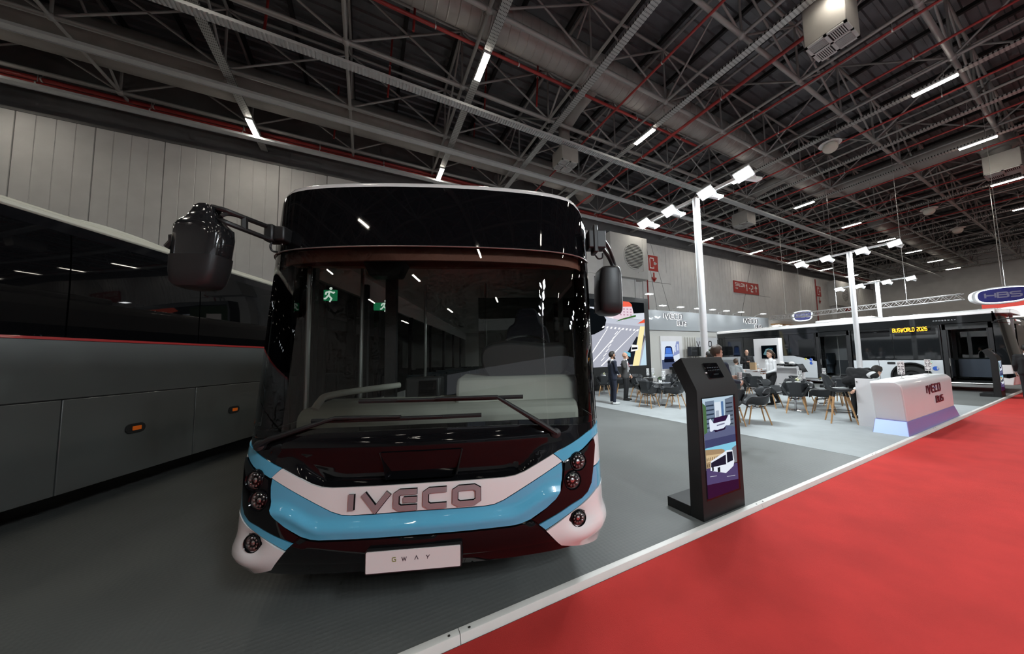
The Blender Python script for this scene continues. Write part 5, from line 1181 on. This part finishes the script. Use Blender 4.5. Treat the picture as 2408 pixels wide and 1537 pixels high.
# ---- white column with monitor, low counter, small counter with caps
tv = thing('display_column', 'white column with a wall monitor in front of the open-door bus', 'column', (17.5, 8.2, 0)); b = MB(); b.box(0, 0, 0, .35, 1.15, 2.35); b.build('column', M_cw, tv, .006)
b = MB(); b.box(-.04, .08, 1.35, 0, .78, 2.0); mo = b.build('monitor', M_gblack, tv, .006)
pict('monitor_picture', [((.05, .08, .10), R4(0, 0, 1, 1)), ((.45, .62, .66), [(.1, .3), (.3, .75), (.55, .8), (.6, .5), (.4, .2)]), ((.15, .3, .36), [(.3, .35), (.55, .85), (.8, .8), (.7, .35)])]+[((.7, .85, .86), R4(.36+i*.09, .42+k*.12, .42+i*.09, .5+k*.12)) for i in range(4) for k in range(3)], lambda a, c, d: (-.041-d, .76-a*.66, 1.37+c*.61), mo, .6, .0005)
lc = thing('low_counter', 'low white counter beside the seated man in grey', 'counter', (14.9, 7.75, 0)); b = MB(); b.box(0, 0, 0, .55, 2.3, .86); b.build('body', M_cw, lc, .006); b = MB(); b.box(-.04, -.04, .86, .59, 2.34, .90); b.build('top', M_cw, lc, .006)
sc_ = thing('side_counter', 'small white open-fronted counter carrying the folded black jacket', 'counter', (14.6, 6.2, 0)); b = MB(); b.box(0, 0, 0, .45, .08, 1.02); b.build('side', M_cw, sc_); b = MB(); b.box(0, 1.0, 0, .45, 1.08, 1.02); b.build('side', M_cw, sc_); b = MB(); b.box(0, 0, 1.02, .45, 1.08, 1.07); b.build('top', M_cw, sc_, .005); b = MB(); b.box(.38, .08, 0, .42, 1.0, 1.02); b.build('back', M_cw, sc_)
jk = MB(); random.seed(3); g = 15
vs = [(-.05+.45*i/(g-1), -.12+1.2*j/(g-1)*.85, .03+.05*abs(math.sin(i*1.1+j*.7))+.04*math.sin(j*.9)**2-(.25*max(0, (2-j)/2) if j < 2 else 0)) for i in range(g) for j in range(g)]
jk.add(vs, [(i*g+j, i*g+j+1, (i+1)*g+j+1, (i+1)*g+j) for i in range(g-1) for j in range(g-1)], 0, True); jo = jk.build('folded_jacket', mat('cloth_black', (.012, .012, .013), .9), None); jo.location = (14.6, 6.2, 1.075); sdm = jo.modifiers.new('t', 'SOLIDIFY'); sdm.thickness = .02; tag(jo, 'crumpled black jacket lying on the small white counter', 'jacket')
for i, (y, lab) in enumerate(((6.5, 'white-topped cap on the black jacket, close to the aisle'), (6.85, 'white-topped cap on the black jacket, close to the waitress'))):
    t = thing('cap', lab, 'cap', (14.75, y, 1.17), 0, 'caps on the jacket'); b = MB(); b.ell((0, 0, .03), (.10, .10, .07), 14, 8); b.build('crown', M_paper, t); b = MB(); b.ell((-.1, 0, .0), (.09, .085, .012), 12, 6); b.build('peak', M_intd, t)
pb_ = MB(); pb_.box(-.06, -.12, 0, .06, .12, .32); o = pb_.build('paper_bag', mat('kraft_paper', (.36, .24, .13), .8, var=.08, scale=10), None, .004); o.location = (15.1, 8.15, .902); tag(o, 'brown paper bag standing on the low white counter', 'bag')
# ---- signs on the hall wall
M_sred = mat('sign_red', (.42, .03, .025), .5); M_sww = mat('sign_white', (.8, .78, .76), .5)
t = thing('hall_sign', 'red wall sign reading SALON 1-2 with an arrow', 'sign', (34.3, 19.9, 8.15)); b = MB(); b.box(0, 0, 0, 4.8, .06, 1.28); b.build('board', M_sred, t)
wf = lambda a, c, d: (a, -.004-d, c)
lettering('SaLON', .25, .72, .33, .07, wf, M_sww, t, 0, .01, .38, name='letter'); lettering('Hall', .27, .38, .14, .025, wf, M_sww, t, 0, .01, .4, joined='small_print') if False else None
m2 = MB(); xx = .27
for c in 'Hall':
    letter({'H': 'H', 'a': 'a', 'l': 'l'}[c], xx, .40, .15, .028, wf, 0, .01, m2); xx += (GL[c][0]+.4)*.15
m2.build('small_print', M_sww, t, fix=False)
for c, x in (('1', 2.25), ('-', 2.85), ('2', 3.22), ('^', 3.98)):
    m2 = MB(); letter(c, x, .3, .68, .13, wf, 0, .01, m2, wid=.8); m2.build('letter', M_sww, t, fix=False)
for x, lab in ((21.7, 'red fire hose sign with a down arrow beside the grey vent box'), (53.5, 'distant red fire hose sign with a down arrow')):
    t = thing('fire_sign', lab, 'sign', (x, 19.9, 8.2)); b = MB(); b.box(0, 0, .9, 1.15, .05, 2.3); b.build('board', M_sred, t)
    m2 = MB()
    for pl2 in ([(.15, 2.0), (.15, 1.15), (.6, 1.15), (.6, 1.3)], [(.6, 1.8), (.6, 2.05), (.15, 2.05)], [(.6, 1.6), (1.0, 1.6)]):
        for qd in ribbon(pl2, .09): m2.add([(a.x, -.006, a.y) for a in qd], [(0, 1, 2, 3)])
    m2.lathe([(.06, 0), (.15, 0)], 16, (.75, -.006, 1.6), (0, -1, 0)); m2.build('symbol', M_sww, t, fix=False)
    m2 = MB(); letter('v', .3, 0, .75, .16, wf, 0, .01, m2, wid=.9); m2.build('arrow', M_sred, t, fix=False)
    m2 = MB(); m2.tube([(-.25, .02, -8.2), (-.25, .02, 3.2)], .06, 8); m2.build('riser_pipe', M_pipe, t)
for x, z, lab in ((44.8, 8.0, 'red wall sign behind the lattice truss'), (66.0, 7.4, 'far red wall sign at the end of the hall')):
    b = MB(); b.box(-1.3, 0, -.5, 1.3, .06, .5); o = b.build('wall_sign', M_sred); o.location = (x+18, 19.9, z); tag(o, lab, 'sign')
# ---- hanging blue oval signs on a lattice truss
M_hblue = mat('sign_blue', (.035, .035, .22), .4); M_rim = emis('sign_rim', (.85, .97, 1.0), 3.0)
M_hlet = mat('sign_letter_grey', (.28, .28, .42), .4)
def hbs(loc, W_, H_, lab, ry, cx_=0):
    t = thing('oval_sign', lab, 'sign', loc, ry)
    hexo = lambda k: catmull([(-.5*W_*k, .24*H_), (-.25*W_*k, .44*H_*k), (.25*W_*k, .5*H_*k), (.5*W_*k, .36*H_), (.46*W_*k, -.24*H_), (.25*W_*k, -.46*H_*k), (-.25*W_*k, -.5*H_*k), (-.5*W_*k, -.3*H_)], 4, True)
    for nm, k, d0, d1, m in (('casing', 1.18, .0, .25, M_mast), ('rim_light', 1.03, -.02, .02, M_rim), ('face', .96, -.035, .0, M_hblue)):
        b = MB(); b.prism(hexo(k), lambda p, q: (p, d0, q), lambda p, q: (p, d1, q)); b.build(nm, m, t)
    for x_ in (cx_,): b = MB(); b.tube([(x_, .12, .4*H_), (x_, .12, 12.56-loc[2])], .008, 5); b.build('cable', M_stem, t)
    lettering('HBS', -.36*W_, -.16*H_, .32*H_, .085*H_, lambda a, c, d: (a, -.036-d, c+.10*H_*0), M_hlet, t, 0, .015, .34, wid=.205*W_/(.32*H_)/.8)
hbs((24.0, 2.48, 3.9), 1.40, .62, 'large blue oval HBS sign with glowing rim hanging above the open-door bus nose', -math.pi/2+.55, .168)
hbs((29.6, 12.05, 4.42), 1.12, .72, 'small blue oval HBS sign with glowing rim beyond the rear of the open-door bus', -math.pi/2+.75, -.027)
ts = thing('lattice_truss', 'silver lattice truss spanning behind the open-door bus', 'truss', (0, 0, 0))
M_alu = mat('truss_aluminium', (.42, .40, .39), .35, metal=.7)
A_, B_ = Vector((25.2, 3.7, 4.12)), Vector((27.6, 13.3, 4.30)); d_ = (B_-A_); n2 = Vector((-d_.y, d_.x, 0)).normalized()*.13
for dz, s_ in ((.14, 1), (.14, -1), (-.14, 1), (-.14, -1)):
    b = MB(); b.tube([A_+n2*s_+Vector((0, 0, dz)), B_+n2*s_+Vector((0, 0, dz))], .025, 6); b.build('chord', M_alu, ts)
for i in range(44):
    p, q_ = A_+d_*(i/44), A_+d_*((i+1)/44); z = .14 if i % 2 else -.14
    for s_ in (1, -1): b = MB(); b.tube([p+n2*s_+Vector((0, 0, z)), q_+n2*s_+Vector((0, 0, -z))], .011, 5, caps=False); b.build('lacing', M_alu, ts)
for t_ in ((5.65-3.7)/9.6, (8.9-3.7)/9.6, (12.15-3.7)/9.6):
    b = MB(); p = A_+d_*t_; b.tube([p, Vector((p.x, p.y, 12.55))], .012, 5); b.build('cable', M_stem, ts)
rc = thing('round_canopy', 'red and white round hanging canopy at a far stand', 'canopy', (38.0, 1.6, 4.2)); b = MB(); b.lathe([(3.2, 0), (3.2, .5), (3.0, .55), (.01, .55)], 40); b.build('red_ring', emis('canopy_red', (.75, .10, .08), .9), rc); b = MB(); b.lathe([(.01, -.02), (3.1, -.02), (3.15, -.45), (3.05, -.45)], 40); b.build('white_soffit', emis('canopy_white', (1, 1, 1), 1.1), rc)
for a in (0, 2.1, 4.2): b = MB(); b.tube([(2.5*math.cos(a), 2.5*math.sin(a), .5), (2.5*math.cos(a), 2.5*math.sin(a), 8.3)], .02, 5); b.build('cable', M_stem, rc)
fb = thing('far_stand', 'cream lit fascia of a neighbouring stand past the bus rear', 'stand', (29.0, 14.2, 0)); b = MB(); b.box(0, 0, 0, 9, .3, 4.3); b.build('wall', M_beige, fb); b = MB(); b.box(.3, -.4, 3.9, 8.7, -.0, 4.0); b.build('canopy', M_wood, fb)
for i in range(5): b = MB(); b.box(.8+i*1.7, -.38, 3.86, 1.3+i*1.7, -.1, 3.9); b.build('downlight', MT['spot_face'], fb)
# ================================================================ PEOPLE
M_skin = mat('skin_light', (.52, .30, .21), .55, var=.06, scale=20); M_skin2 = mat('skin_tan', (.42, .23, .15), .55, var=.06, scale=20)
M_navy = mat('cloth_navy', (.014, .018, .034), .85, bump=.1, bscale=120); M_blk2 = mat('cloth_black2', (.010, .010, .011), .85, bump=.1, bscale=120)
M_greyb = mat('cloth_grey', (.055, .053, .052), .85, bump=.1, bscale=120); M_shirt = mat('cloth_white', (.70, .70, .71), .8, bump=.1, bscale=60); M_lgrey = mat('cloth_light_grey', (.36, .38, .39), .85, bump=.1, bscale=60)
M_hair = mat('hair_dark', (.012, .009, .007), .6, bump=.3, bscale=150); M_hairb = mat('hair_brown', (.05, .028, .016), .6, bump=.3, bscale=150); M_eye = mat('eye_dark', (.01, .008, .008), .2); M_lip = mat('lip', (.33, .11, .09), .5)
M_shoeb = mat('shoe_black', (.012, .011, .011), .4); M_shoew = mat('shoe_white', (.68, .68, .67), .6); M_lany = mat('lanyard_red', (.45, .04, .05), .6)
def capsule(mb, a, b, r0, r1, mi, n=10):
    a, b = Vector(a), Vector(b); d = b-a; L = d.length
    d = d/L if L > 1e-6 else Vector((0, 0, 1)); prof = []
    for k in range(4): t = -math.pi/2+k*math.pi/8; prof.append((r0*math.cos(t), r0*math.sin(t)))
    prof += [(r0, 0), (r1, L)]
    for k in range(1, 5): t = k*math.pi/8; prof.append((r1*math.cos(t), L+r1*math.sin(t)))
    mb.lathe(prof, n, a, d, mi)
def hand(parent, w, d, palm_n, grip, m, side):
    """palm and five bent fingers at wrist w, pointing along d, palm facing palm_n; grip 0..1"""
    w, d, pn = Vector(w), Vector(d).normalized(), Vector(palm_n); pn = (pn-d*pn.dot(d)).normalized(); s = d.cross(pn)*side
    b = MB(); M3 = Matrix((s, pn, d)).transposed()
    b.ell(w+d*.05, (.042, .016, .055), 10, 6, M=M3)
    for k, (off, ln) in enumerate(((.032, .068), (.011, .078), (-.011, .073), (-.031, .056))):
        p = w+d*.09+s*off; dirs = [d.copy()]
        a = 0
        pts = [p]
        for seg, fr in enumerate((.42, .32, .26)):
            a += grip*(.55+.25*seg); dd = d*math.cos(a)+pn*math.sin(a); p = p+dd*ln*fr; pts.append(p)
        b.tube(pts, [.0095, .009, .008, .0065], 7)
    p = w+d*.03+s*.036; t1 = (s*.75+d*.65+pn*.25*(.5+grip)).normalized(); p1 = p+t1*.035; t2 = (s*.25+d*.85+pn*.5*grip).normalized(); b.tube([p, p1, p1+t2*.03], [.012, .0105, .008], 7)
    return b.build('hand', m, parent)
def person(loc, rz, lab, h=1.78, J=None, top=None, shirt=None, legs=None, skin=None, shoe=None, hair=None, hairstyle='short', jacket=True, head_turn=0.0, head_tilt=0.0, grips=(.5, .5), beard=False, glasses=False, lanyard=False, palmn=None, tie=None, woman=False, apron=False):
    t = thing('person', lab, 'person', loc, rz)
    k = h/1.78
    j = dict(pel=(0, 0, .95), che=(0, 0, 1.30), nek=(.0, 0, 1.47), hed=(.02, 0, 1.655), shl=(0, .195, 1.415), shr=(0, -.195, 1.415), ell=(-.03, .245, 1.13), elr=(-.03, -.245, 1.13), wrl=(.08, .24, .90), wrr=(.08, -.24, .90),
             hil=(0, .095, .92), hir=(0, -.095, .92), knl=(.02, .105, .50), knr=(.02, -.105, .50), anl=(-.02, .11, .085), anr=(-.02, -.11, .085), tol=(.15, .125, .035), tor=(.15, -.125, .035))
    if J: j.update(J)
    j = {a: Vector(b)*k for a, b in j.items()}
    mats = [skin, top, shirt, legs, shoe]; S, TP, SH, LG, SO = range(5)
    prims = []
    def cap(a, b, r0, r1, m): prims.append((Vector(a), Vector(b), r0*k, r1*k, m))
    sw = .9 if woman else 1.0
    up = (j['nek']-j['pel']).normalized(); lat = (j['shl']-j['shr']).normalized(); fw = lat.cross(up)
    # torso: two side-by-side columns keep it broad and flat
    for s_ in (1, -1):
        cap(j['pel']+lat*s_*.075*k, j['pel']+up*.2*k+lat*s_*.07*k, .115*sw, .108*sw, LG if not jacket else TP)
        cap(j['pel']+up*.12*k+lat*s_*.07*k, j['che']+lat*s_*.085*k, .112*sw, .122*sw, TP)
        cap(j['che']+lat*s_*.085*k, j['nek']-up*.06*k+lat*s_*.09*k, .120*sw, .075, TP)
    if jacket:
        for s_ in (1, -1): cap(j['pel']+lat*s_*.10*k-up*.07*k, j['pel']+up*.15*k+lat*s_*.085*k, .112, .108, TP)
        cap(j['pel']+up*.14*k+fw*.055*k, j['nek']-up*.06*k+fw*.062*k, .075, .058, SH)
    cap(j['nek']-up*.05*k, j['nek']+up*.015*k, .066, .062, SH if jacket else TP)
    hd = j['hed']; cap(j['nek'], hd-up*.05*k, .055*sw, .052*sw, S)
    for a, b, c, sd in (('shl', 'ell', 'wrl', 1), ('shr', 'elr', 'wrr', -1)):
        cap(j['che']+lat*sd*.11*k+up*.08*k, j[a], .085*sw, .075*sw, TP); cap(j[a], j[b], .068*sw, .05*sw, TP); cap(j[b], j[c]+(j[b]-j[c])*.08, .05*sw, .036*sw, TP); cap(j[c]+(j[b]-j[c])*.10, j[c], .034*sw, .029*sw, SH if jacket else S)
    for a, b, c, d in (('hil', 'knl', 'anl', 'tol'), ('hir', 'knr', 'anr', 'tor')):
        cap(j[a], j[b], .098, .066, LG); cap(j[b], j[c]+(j[b]-j[c])*.06, .066, .052, LG)
        cap(j[c], j[c]+Vector((0, 0, -.03))*k, .042, .042, SO); cap(j[c]+Vector((-.02, 0, -.04))*k, j[d], .042, .032, SO)
    mb = MB()
    for p in prims: capsule(mb, *p[:4], 0)
    # head: skull, face, jaw, nose, ears
    R3 = Matrix.Rotation(head_turn, 3, 'Z') @ Matrix.Rotation(head_tilt, 3, 'Y')
    def hp(x, y, z): return hd+R3 @ (Vector((x, y, z))*k)
    def hel(c, r): mb.ell(hp(*c), tuple(v*k for v in r), 14, 10, M=R3); prims.append((hp(*c), hp(*c), max(r)*k*.9, max(r)*k*.9, S))
    hel((-.012, 0, .02), (.098, .076, .103)); hel((.025, 0, -.045), (.068, .058, .082)); hel((.062, 0, -.085), (.03, .032, .03)); hel((.095, 0, -.02), (.014, .012, .024)); hel((.104, 0, -.035), (.012, .015, .011)); hel((-.005, .078, -.02), (.02, .01, .032)); hel((-.005, -.078, -.02), (.02, .01, .032)); hel((.075, 0, .018), (.018, .05, .012))
    me = mb.mesh('body_tmp', [skin]); ob = bpy.data.objects.new('body_tmp', me); COL.objects.link(ob)
    rm = ob.modifiers.new('r', 'REMESH'); rm.mode = 'VOXEL'; rm.voxel_size = .013
    s2 = ob.modifiers.new('s', 'SMOOTH'); s2.iterations = 4; s2.factor = .5
    dg = bpy.context.evaluated_depsgraph_get(); ev = bpy.data.meshes.new_from_object(ob.evaluated_get(dg)); bpy.data.objects.remove(ob); bpy.data.meshes.remove(me)
    ev.name = 'body'; ev.materials.clear()
    for m in mats: ev.materials.append(m)
    n = len(ev.polygons); C_ = np.zeros(n*3); ev.polygons.foreach_get('center', C_); C_ = C_.reshape(-1, 3)
    best = np.full(n, 1e9); mi = np.zeros(n, int)
    for a, b, r0, r1, m in prims:
        a_, b_ = np.array(a), np.array(b); d = b_-a_; L2 = max(1e-9, d@d); tt = np.clip(((C_-a_)@d)/L2, 0, 1)
        dist = np.linalg.norm(C_-(a_+tt[:, None]*d), axis=1)-(r0+(r1-r0)*tt)-(.004 if m == SH else 0)
        w = dist < best; best[w] = dist[w]; mi[w] = m
    ev.polygons.foreach_set('material_index', mi.tolist()); ev.polygons.foreach_set('use_smooth', [True]*n)
    bo = link('body', ev, t)
    # face details
    for s_ in (1, -1):
        b = MB(); b.ell(hp(.081, .031*s_, .0), (.009*k, .013*k, .007*k), 8, 6); b.build('eye', M_eye, t)
        b = MB(); b.tube([hp(.088, .012*s_, .022), hp(.088, .032*s_, .027), hp(.078, .05*s_, .02)], .0045*k, 5); b.build('eyebrow', hair or M_hairb, t)
    b = MB(); b.ell(hp(.088, 0, -.068), (.008*k, .024*k, .007*k), 10, 5); b.build('mouth', M_lip, t)
    if hair and hairstyle != 'bald':
        vs = []; fs = []; nu, nv = 26, 14
        for i in range(nv+1):
            th = math.pi*i/nv
            for q in range(nu):
                a = 2*math.pi*q/nu; x, y, z = math.sin(th)*math.cos(a), math.sin(th)*math.sin(a), math.cos(th)
                wv = 1+.03*math.sin(a*7+i)
                vs.append(hp(-.016+.107*x*wv, .083*y*wv, .027+.108*z*wv+(.012 if x > .2 and z > .5 else 0)))
        for i in range(nv):
            for q in range(nu):
                a = 2*math.pi*(q+.5)/nu; th = math.pi*(i+.5)/nv; x, z = math.sin(th)*math.cos(a), math.cos(th)
                keep = z > .52 or (x < .15 and z > -.35) or (x < -.45 and z > -.72) or (x < .45 and z > .12)
                if keep: fs.append((i*nu+q, (i+1)*nu+q, (i+1)*nu+(q+1) % nu, i*nu+(q+1) % nu))
        b = MB(); b.add(vs, fs, 0, True); ho = b.build('hair', hair, t); sd = ho.modifiers.new('t', 'SOLIDIFY'); sd.thickness = .014*k; sd.offset = .4
        if hairstyle == 'ponytail':
            b = MB(); b.tube(catmull([hp(-.10, 0, .02), hp(-.15, 0, .0), hp(-.17, 0, -.08), hp(-.15, 0, -.17)], 4), [.03, .034, .036, .037, .036, .034, .032, .03, .027, .024, .02, .014, .006], 10); b.build('ponytail', hair, t)
    if beard:
        b = MB(); b.tube(catmull([hp(.02, .068, -.035), hp(.045, .055, -.085), hp(.08, .025, -.112), hp(.088, 0, -.116), hp(.08, -.025, -.112), hp(.045, -.055, -.085), hp(.02, -.068, -.035)], 4), .021*k, 8); b.build('beard', hair or M_hairb, t)
    if glasses:
        b = MB()
        for s_ in (1, -1):
            b.tube([hp(.098+.0*math.cos(a), .031*s_+.021*math.cos(a), .0+.017*math.sin(a)) for a in np.linspace(0, 2*math.pi, 13)[:-1]], .0028*k, 5, closed=True); b.tube([hp(.096, .05*s_, .005), hp(.0, .083*s_, .008)], .0028*k, 5)
        b.build('glasses', M_wire, t)
    if lanyard or tie:
        a, c = j['nek']+fw*.05*k, j['pel']+up*.28*k+fw*.155*k
        if lanyard:
            b = MB()
            for s_ in (1, -1): b.tube(catmull([j['nek']-fw*.03*k+lat*s_*.07*k+up*.0*k, j['nek']+fw*.09*k+lat*s_*.065*k-up*.07*k, j['che']+fw*.145*k+lat*s_*.05*k, c+lat*s_*.01*k], 4), .008*k, 5, sq=.4)
            b.build('lanyard', M_lany, t); b = MB(); M4 = Matrix((fw, lat, up)).transposed(); b.ell(c-up*.06*k, (.006, .04, .055), 4, 4, M=M4); b.build('badge', M_shirt, t)
        if tie:
            b = MB(); b.tube([j['nek']+fw*.085*k-up*.03*k, j['che']+fw*.135*k, j['pel']+up*.22*k+fw*.14*k], [.018, .03, .035], 6, sq=.3); b.build('tie', tie, t)
    if apron:
        b = MB(); vs = []
        for i in range(6):
            for q in range(9): a = -1.1+2.2*q/8; vs.append(j['pel']+up*(.06-.09*i)*k+fw*(.145+.02*i/5)*math.cos(a)*k+lat*(.20+.02*i/5)*math.sin(a)*k)
        b.add(vs, [(i*9+q, i*9+q+1, (i+1)*9+q+1, (i+1)*9+q) for i in range(5) for q in range(8)], 0, True); ao = b.build('apron', M_blk2, t); sd = ao.modifiers.new('t', 'SOLIDIFY'); sd.thickness = .008
    pn = palmn or ((0, -1, 0), (0, 1, 0))
    for nm, e, sd, g, q in (('wrl', 'ell', 1, grips[0], pn[0]), ('wrr', 'elr', -1, grips[1], pn[1])):
        hand(t, j[nm], j[nm]-j[e], q, g, skin, sd)
    return t
HC = -.504       # heading of the picture's right-hand direction
p1 = at_z(1443, 950)
person((p1.x, p1.y, .003), HC+.25, 'man in a navy suit and white trainers with his hands clasped, seen in profile', 1.80, dict(ell=(.02, .25, 1.14), elr=(.02, -.25, 1.14), wrl=(.22, .05, .98), wrr=(.23, -.05, 1.0)), M_navy, M_shirt, M_navy, M_skin2, M_shoew, M_hair, 'short', beard=True, glasses=True, lanyard=True, grips=(.8, .8), palmn=((-.3, -1, 0), (-.3, 1, 0)))
p2 = at_z(1473, 941)
person((p2.x, p2.y, .003), HC-.55, 'bald man in a grey blazer touching his ear, red lanyard and black trousers', 1.78, dict(elr=(.08, -.30, 1.22), wrr=(.10, -.13, 1.52), ell=(-.03, .25, 1.13), wrl=(.10, .26, .92)), M_greyb, M_shirt, M_blk2, M_skin, M_shoeb, None, 'bald', head_turn=.45, lanyard=True, grips=(.7, .6), palmn=((0, -1, 0), (0, 1, .3)))
person((5.8, 3.78, .003), HC+.15, 'young man in a blue suit holding a printed paper cup behind the info kiosk', 1.80, dict(ell=(.05, .26, 1.15), elr=(.05, -.26, 1.15), wrl=(.34, .13, 1.17), wrr=(.36, -.12, 1.10)), M_navy, M_shirt, M_navy, M_skin, M_shoeb, M_hairb, 'short', grips=(.9, .9), palmn=((0, -1, 0), (0, 1, 0)))
cu = Vector((5.8, 3.78, 0)); hx, hy = math.cos(HC+.15), math.sin(HC+.15)
ccx = Vector((5.8+.46*hx, 3.78+.46*hy, 1.16)); b = MB(); b.lathe([(.001, 0), (.03, 0), (.042, .13), (.044, .135), (.04, .135)], 18); cp = b.build('paper_cup', M_paper); cp.location = ccx; tag(cp, 'white paper cup with dark print held by the man at the kiosk', 'cup')
q = MB()
for i in range(3):
    for a in np.linspace(0, 2*math.pi, 9)[:-1]: q.beam((.0365*math.cos(a)+.0*i, .0365*math.sin(a), .03+.03*i), (.0375*math.cos(a), .0375*math.sin(a), .045+.03*i), .008, .004)
q.build('print', M_ink, cp, fix=False)
person((6.95, 4.68, .003), HC+1.9, 'person in a dark suit standing half hidden behind the man at the kiosk', 1.70, None, M_blk2, M_shirt, M_blk2, M_skin2, M_shoeb, M_hair, 'short')
sp = Vector((13.75, 8.15, .003))
person(sp, HC+.5, 'bearded man in a light grey shirt sitting at the low white counter', 1.76, dict(pel=(0, 0, .60), che=(.04, 0, .95), nek=(.05, 0, 1.12), hed=(.09, 0, 1.30), shl=(.04, .19, 1.06), shr=(.04, -.19, 1.06), ell=(.14, .24, .82), elr=(.14, -.24, .82), wrl=(.36, .14, .88), wrr=(.36, -.14, .88), hil=(.02, .1, .57), hir=(.02, -.1, .57), knl=(.44, .12, .56), knr=(.44, -.12, .56), anl=(.42, .12, .10), anr=(.42, -.12, .10), tol=(.58, .13, .05), tor=(.58, -.13, .05)), M_lgrey, M_lgrey, M_blk2, M_skin, M_shoeb, M_hairb, 'short', jacket=False, beard=True, grips=(.4, .4), palmn=((0, 0, -1), (0, 0, -1)))
stl = thing('pouffe', 'black round stool under the seated man in grey', 'stool', (sp.x+.02, sp.y, .003)); b = MB(); b.lathe([(.001, 0), (.2, 0), (.2, .02), (.05, .04), (.05, .40), (.19, .42), (.2, .46), (.18, .485), (.001, .485)], 24); b.build('seat', M_intd, stl)
person((16.1, 8.95, .003), HC+math.pi*1.36, 'bald man in black looking down at his phone in front of the bus windows', 1.80, dict(ell=(.03, .26, 1.15), elr=(.03, -.26, 1.15), wrl=(.27, .06, 1.20), wrr=(.27, -.05, 1.20)), M_blk2, M_blk2, M_blk2, M_skin, M_shoeb, None, 'bald', head_tilt=.45, grips=(.8, .8), palmn=((-.6, 0, 1), (-.6, 0, 1)))
b = MB(); b.box(-.04, -.005, -.075, .04, .005, .075); ph = b.build('phone', M_gblack, None, .003); a_ = HC+math.pi*1.36; ph.location = (16.1+.36*math.cos(a_), 8.95+.36*math.sin(a_), 1.27); ph.rotation_euler = (.7, 0, a_+math.pi/2); tag(ph, 'black phone in the hands of the bald man in black', 'phone')
wp = at_z(1820, 951)
wa = HC+math.pi-.1
wt = person((wp.x, wp.y, .003), wa, 'waitress in a white shirt and black trousers carrying a tray', 1.72, dict(ell=(.02, .25, 1.13), elr=(.02, -.25, 1.13), wrl=(.27, .17, 1.04), wrr=(.24, -.14, 1.14), knl=(.12, .09, .50), anl=(.10, .09, .085), tol=(.26, .1, .035), knr=(-.02, -.09, .5), anr=(-.20, -.09, .12), tor=(-.05, -.1, .035)), M_shirt, M_shirt, M_blk2, M_skin, M_shoeb, M_hairb, 'ponytail', jacket=False, woman=True, apron=True, head_turn=.15, grips=(.7, .7), palmn=((0, 0, 1), (0, 0, 1)))
def rel(p, a, x, y, z): return (p.x+x*math.cos(a)-y*math.sin(a), p.y+x*math.sin(a)+y*math.cos(a), z)
ty_ = thing('serving_tray', 'brown round tray held by the waitress', 'tray', rel(wp, wa, .40, .05, 1.045)); b = MB(); b.lathe([(.001, .0), (.17, 0), (.185, .018), (.18, .018), (.168, .006), (.001, .006)], 28); b.build('tray', mat('tray_brown', (.10, .045, .03), .5), ty_)
for i, (x, y) in enumerate(((.36, .0), (.44, .10))):
    t = thing('cup', 'white cup standing on the waitress tray', 'cup', rel(wp, wa, x, y, 1.053), 0, 'cups on the tray'); b = MB(); b.lathe([(.001, 0), (.028, 0), (.036, .07), (.033, .07), (.026, .006)], 16); b.build('bowl', M_ceram, t)
fs_ = thing('flower_sprig', 'small white flower sprig in the hand of the waitress', 'flowers', rel(wp, wa, .33, -.14, 1.10)); b = MB(); b.tube([(0, 0, 0), (.01, 0, .16)], .004, 5); b.build('stalk', M_leaf, fs_)
for k_ in range(4): b = MB(); b.ell((.02*math.cos(k_*1.6), .02*math.sin(k_*1.6), .13+.015*k_), (.015, .015, .014), 7, 5); b.build('bloom', M_ceram, fs_)
# man leaning over behind the reception counter
hdp = at_x(2062, 873, 10.35)
lz = HC+.35
lp_ = Vector((10.48, 3.26, .003))
def loc_of(P): 
    d = P-lp_; return (d.x*math.cos(-lz)-d.y*math.sin(-lz), d.x*math.sin(-lz)+d.y*math.cos(-lz), d.z)
hx_, hy_, hz_ = loc_of(hdp)
hnd = loc_of(Vector((9.60, 3.05, .78)))
k178 = 1.0
person(lp_, lz, 'dark-haired man in a black suit and blue tie bending over the counter', 1.78, dict(pel=(-.10, 0, .93), che=(-.02, .0, 1.12), nek=(hx_-.13, hy_+.02, hz_-.06), hed=(hx_, hy_, hz_), shl=(.12, .19, 1.17), shr=(.06, -.19, 1.17), ell=(.28, .28, 1.0), wrl=(.42, .20, .96), elr=(-.26, -.26, .98), wrr=hnd, knl=(.02, .1, .5), knr=(.02, -.1, .5)), M_blk2, M_shirt, M_blk2, M_skin, M_shoeb, M_hair, 'short', head_tilt=.55, tie=mat('tie_blue', (.10, .22, .50), .6), lanyard=True, grips=(.5, .35), palmn=((0, 0, -1), (1, 0, 0)))
ep = at_z(2428, 938)
person((ep.x, ep.y, -.05), HC+.6, 'person in dark clothes standing beside the nose of the open-door bus', 1.76, None, M_blk2, M_shirt, M_blk2, M_skin2, M_shoeb, M_hair, 'short')
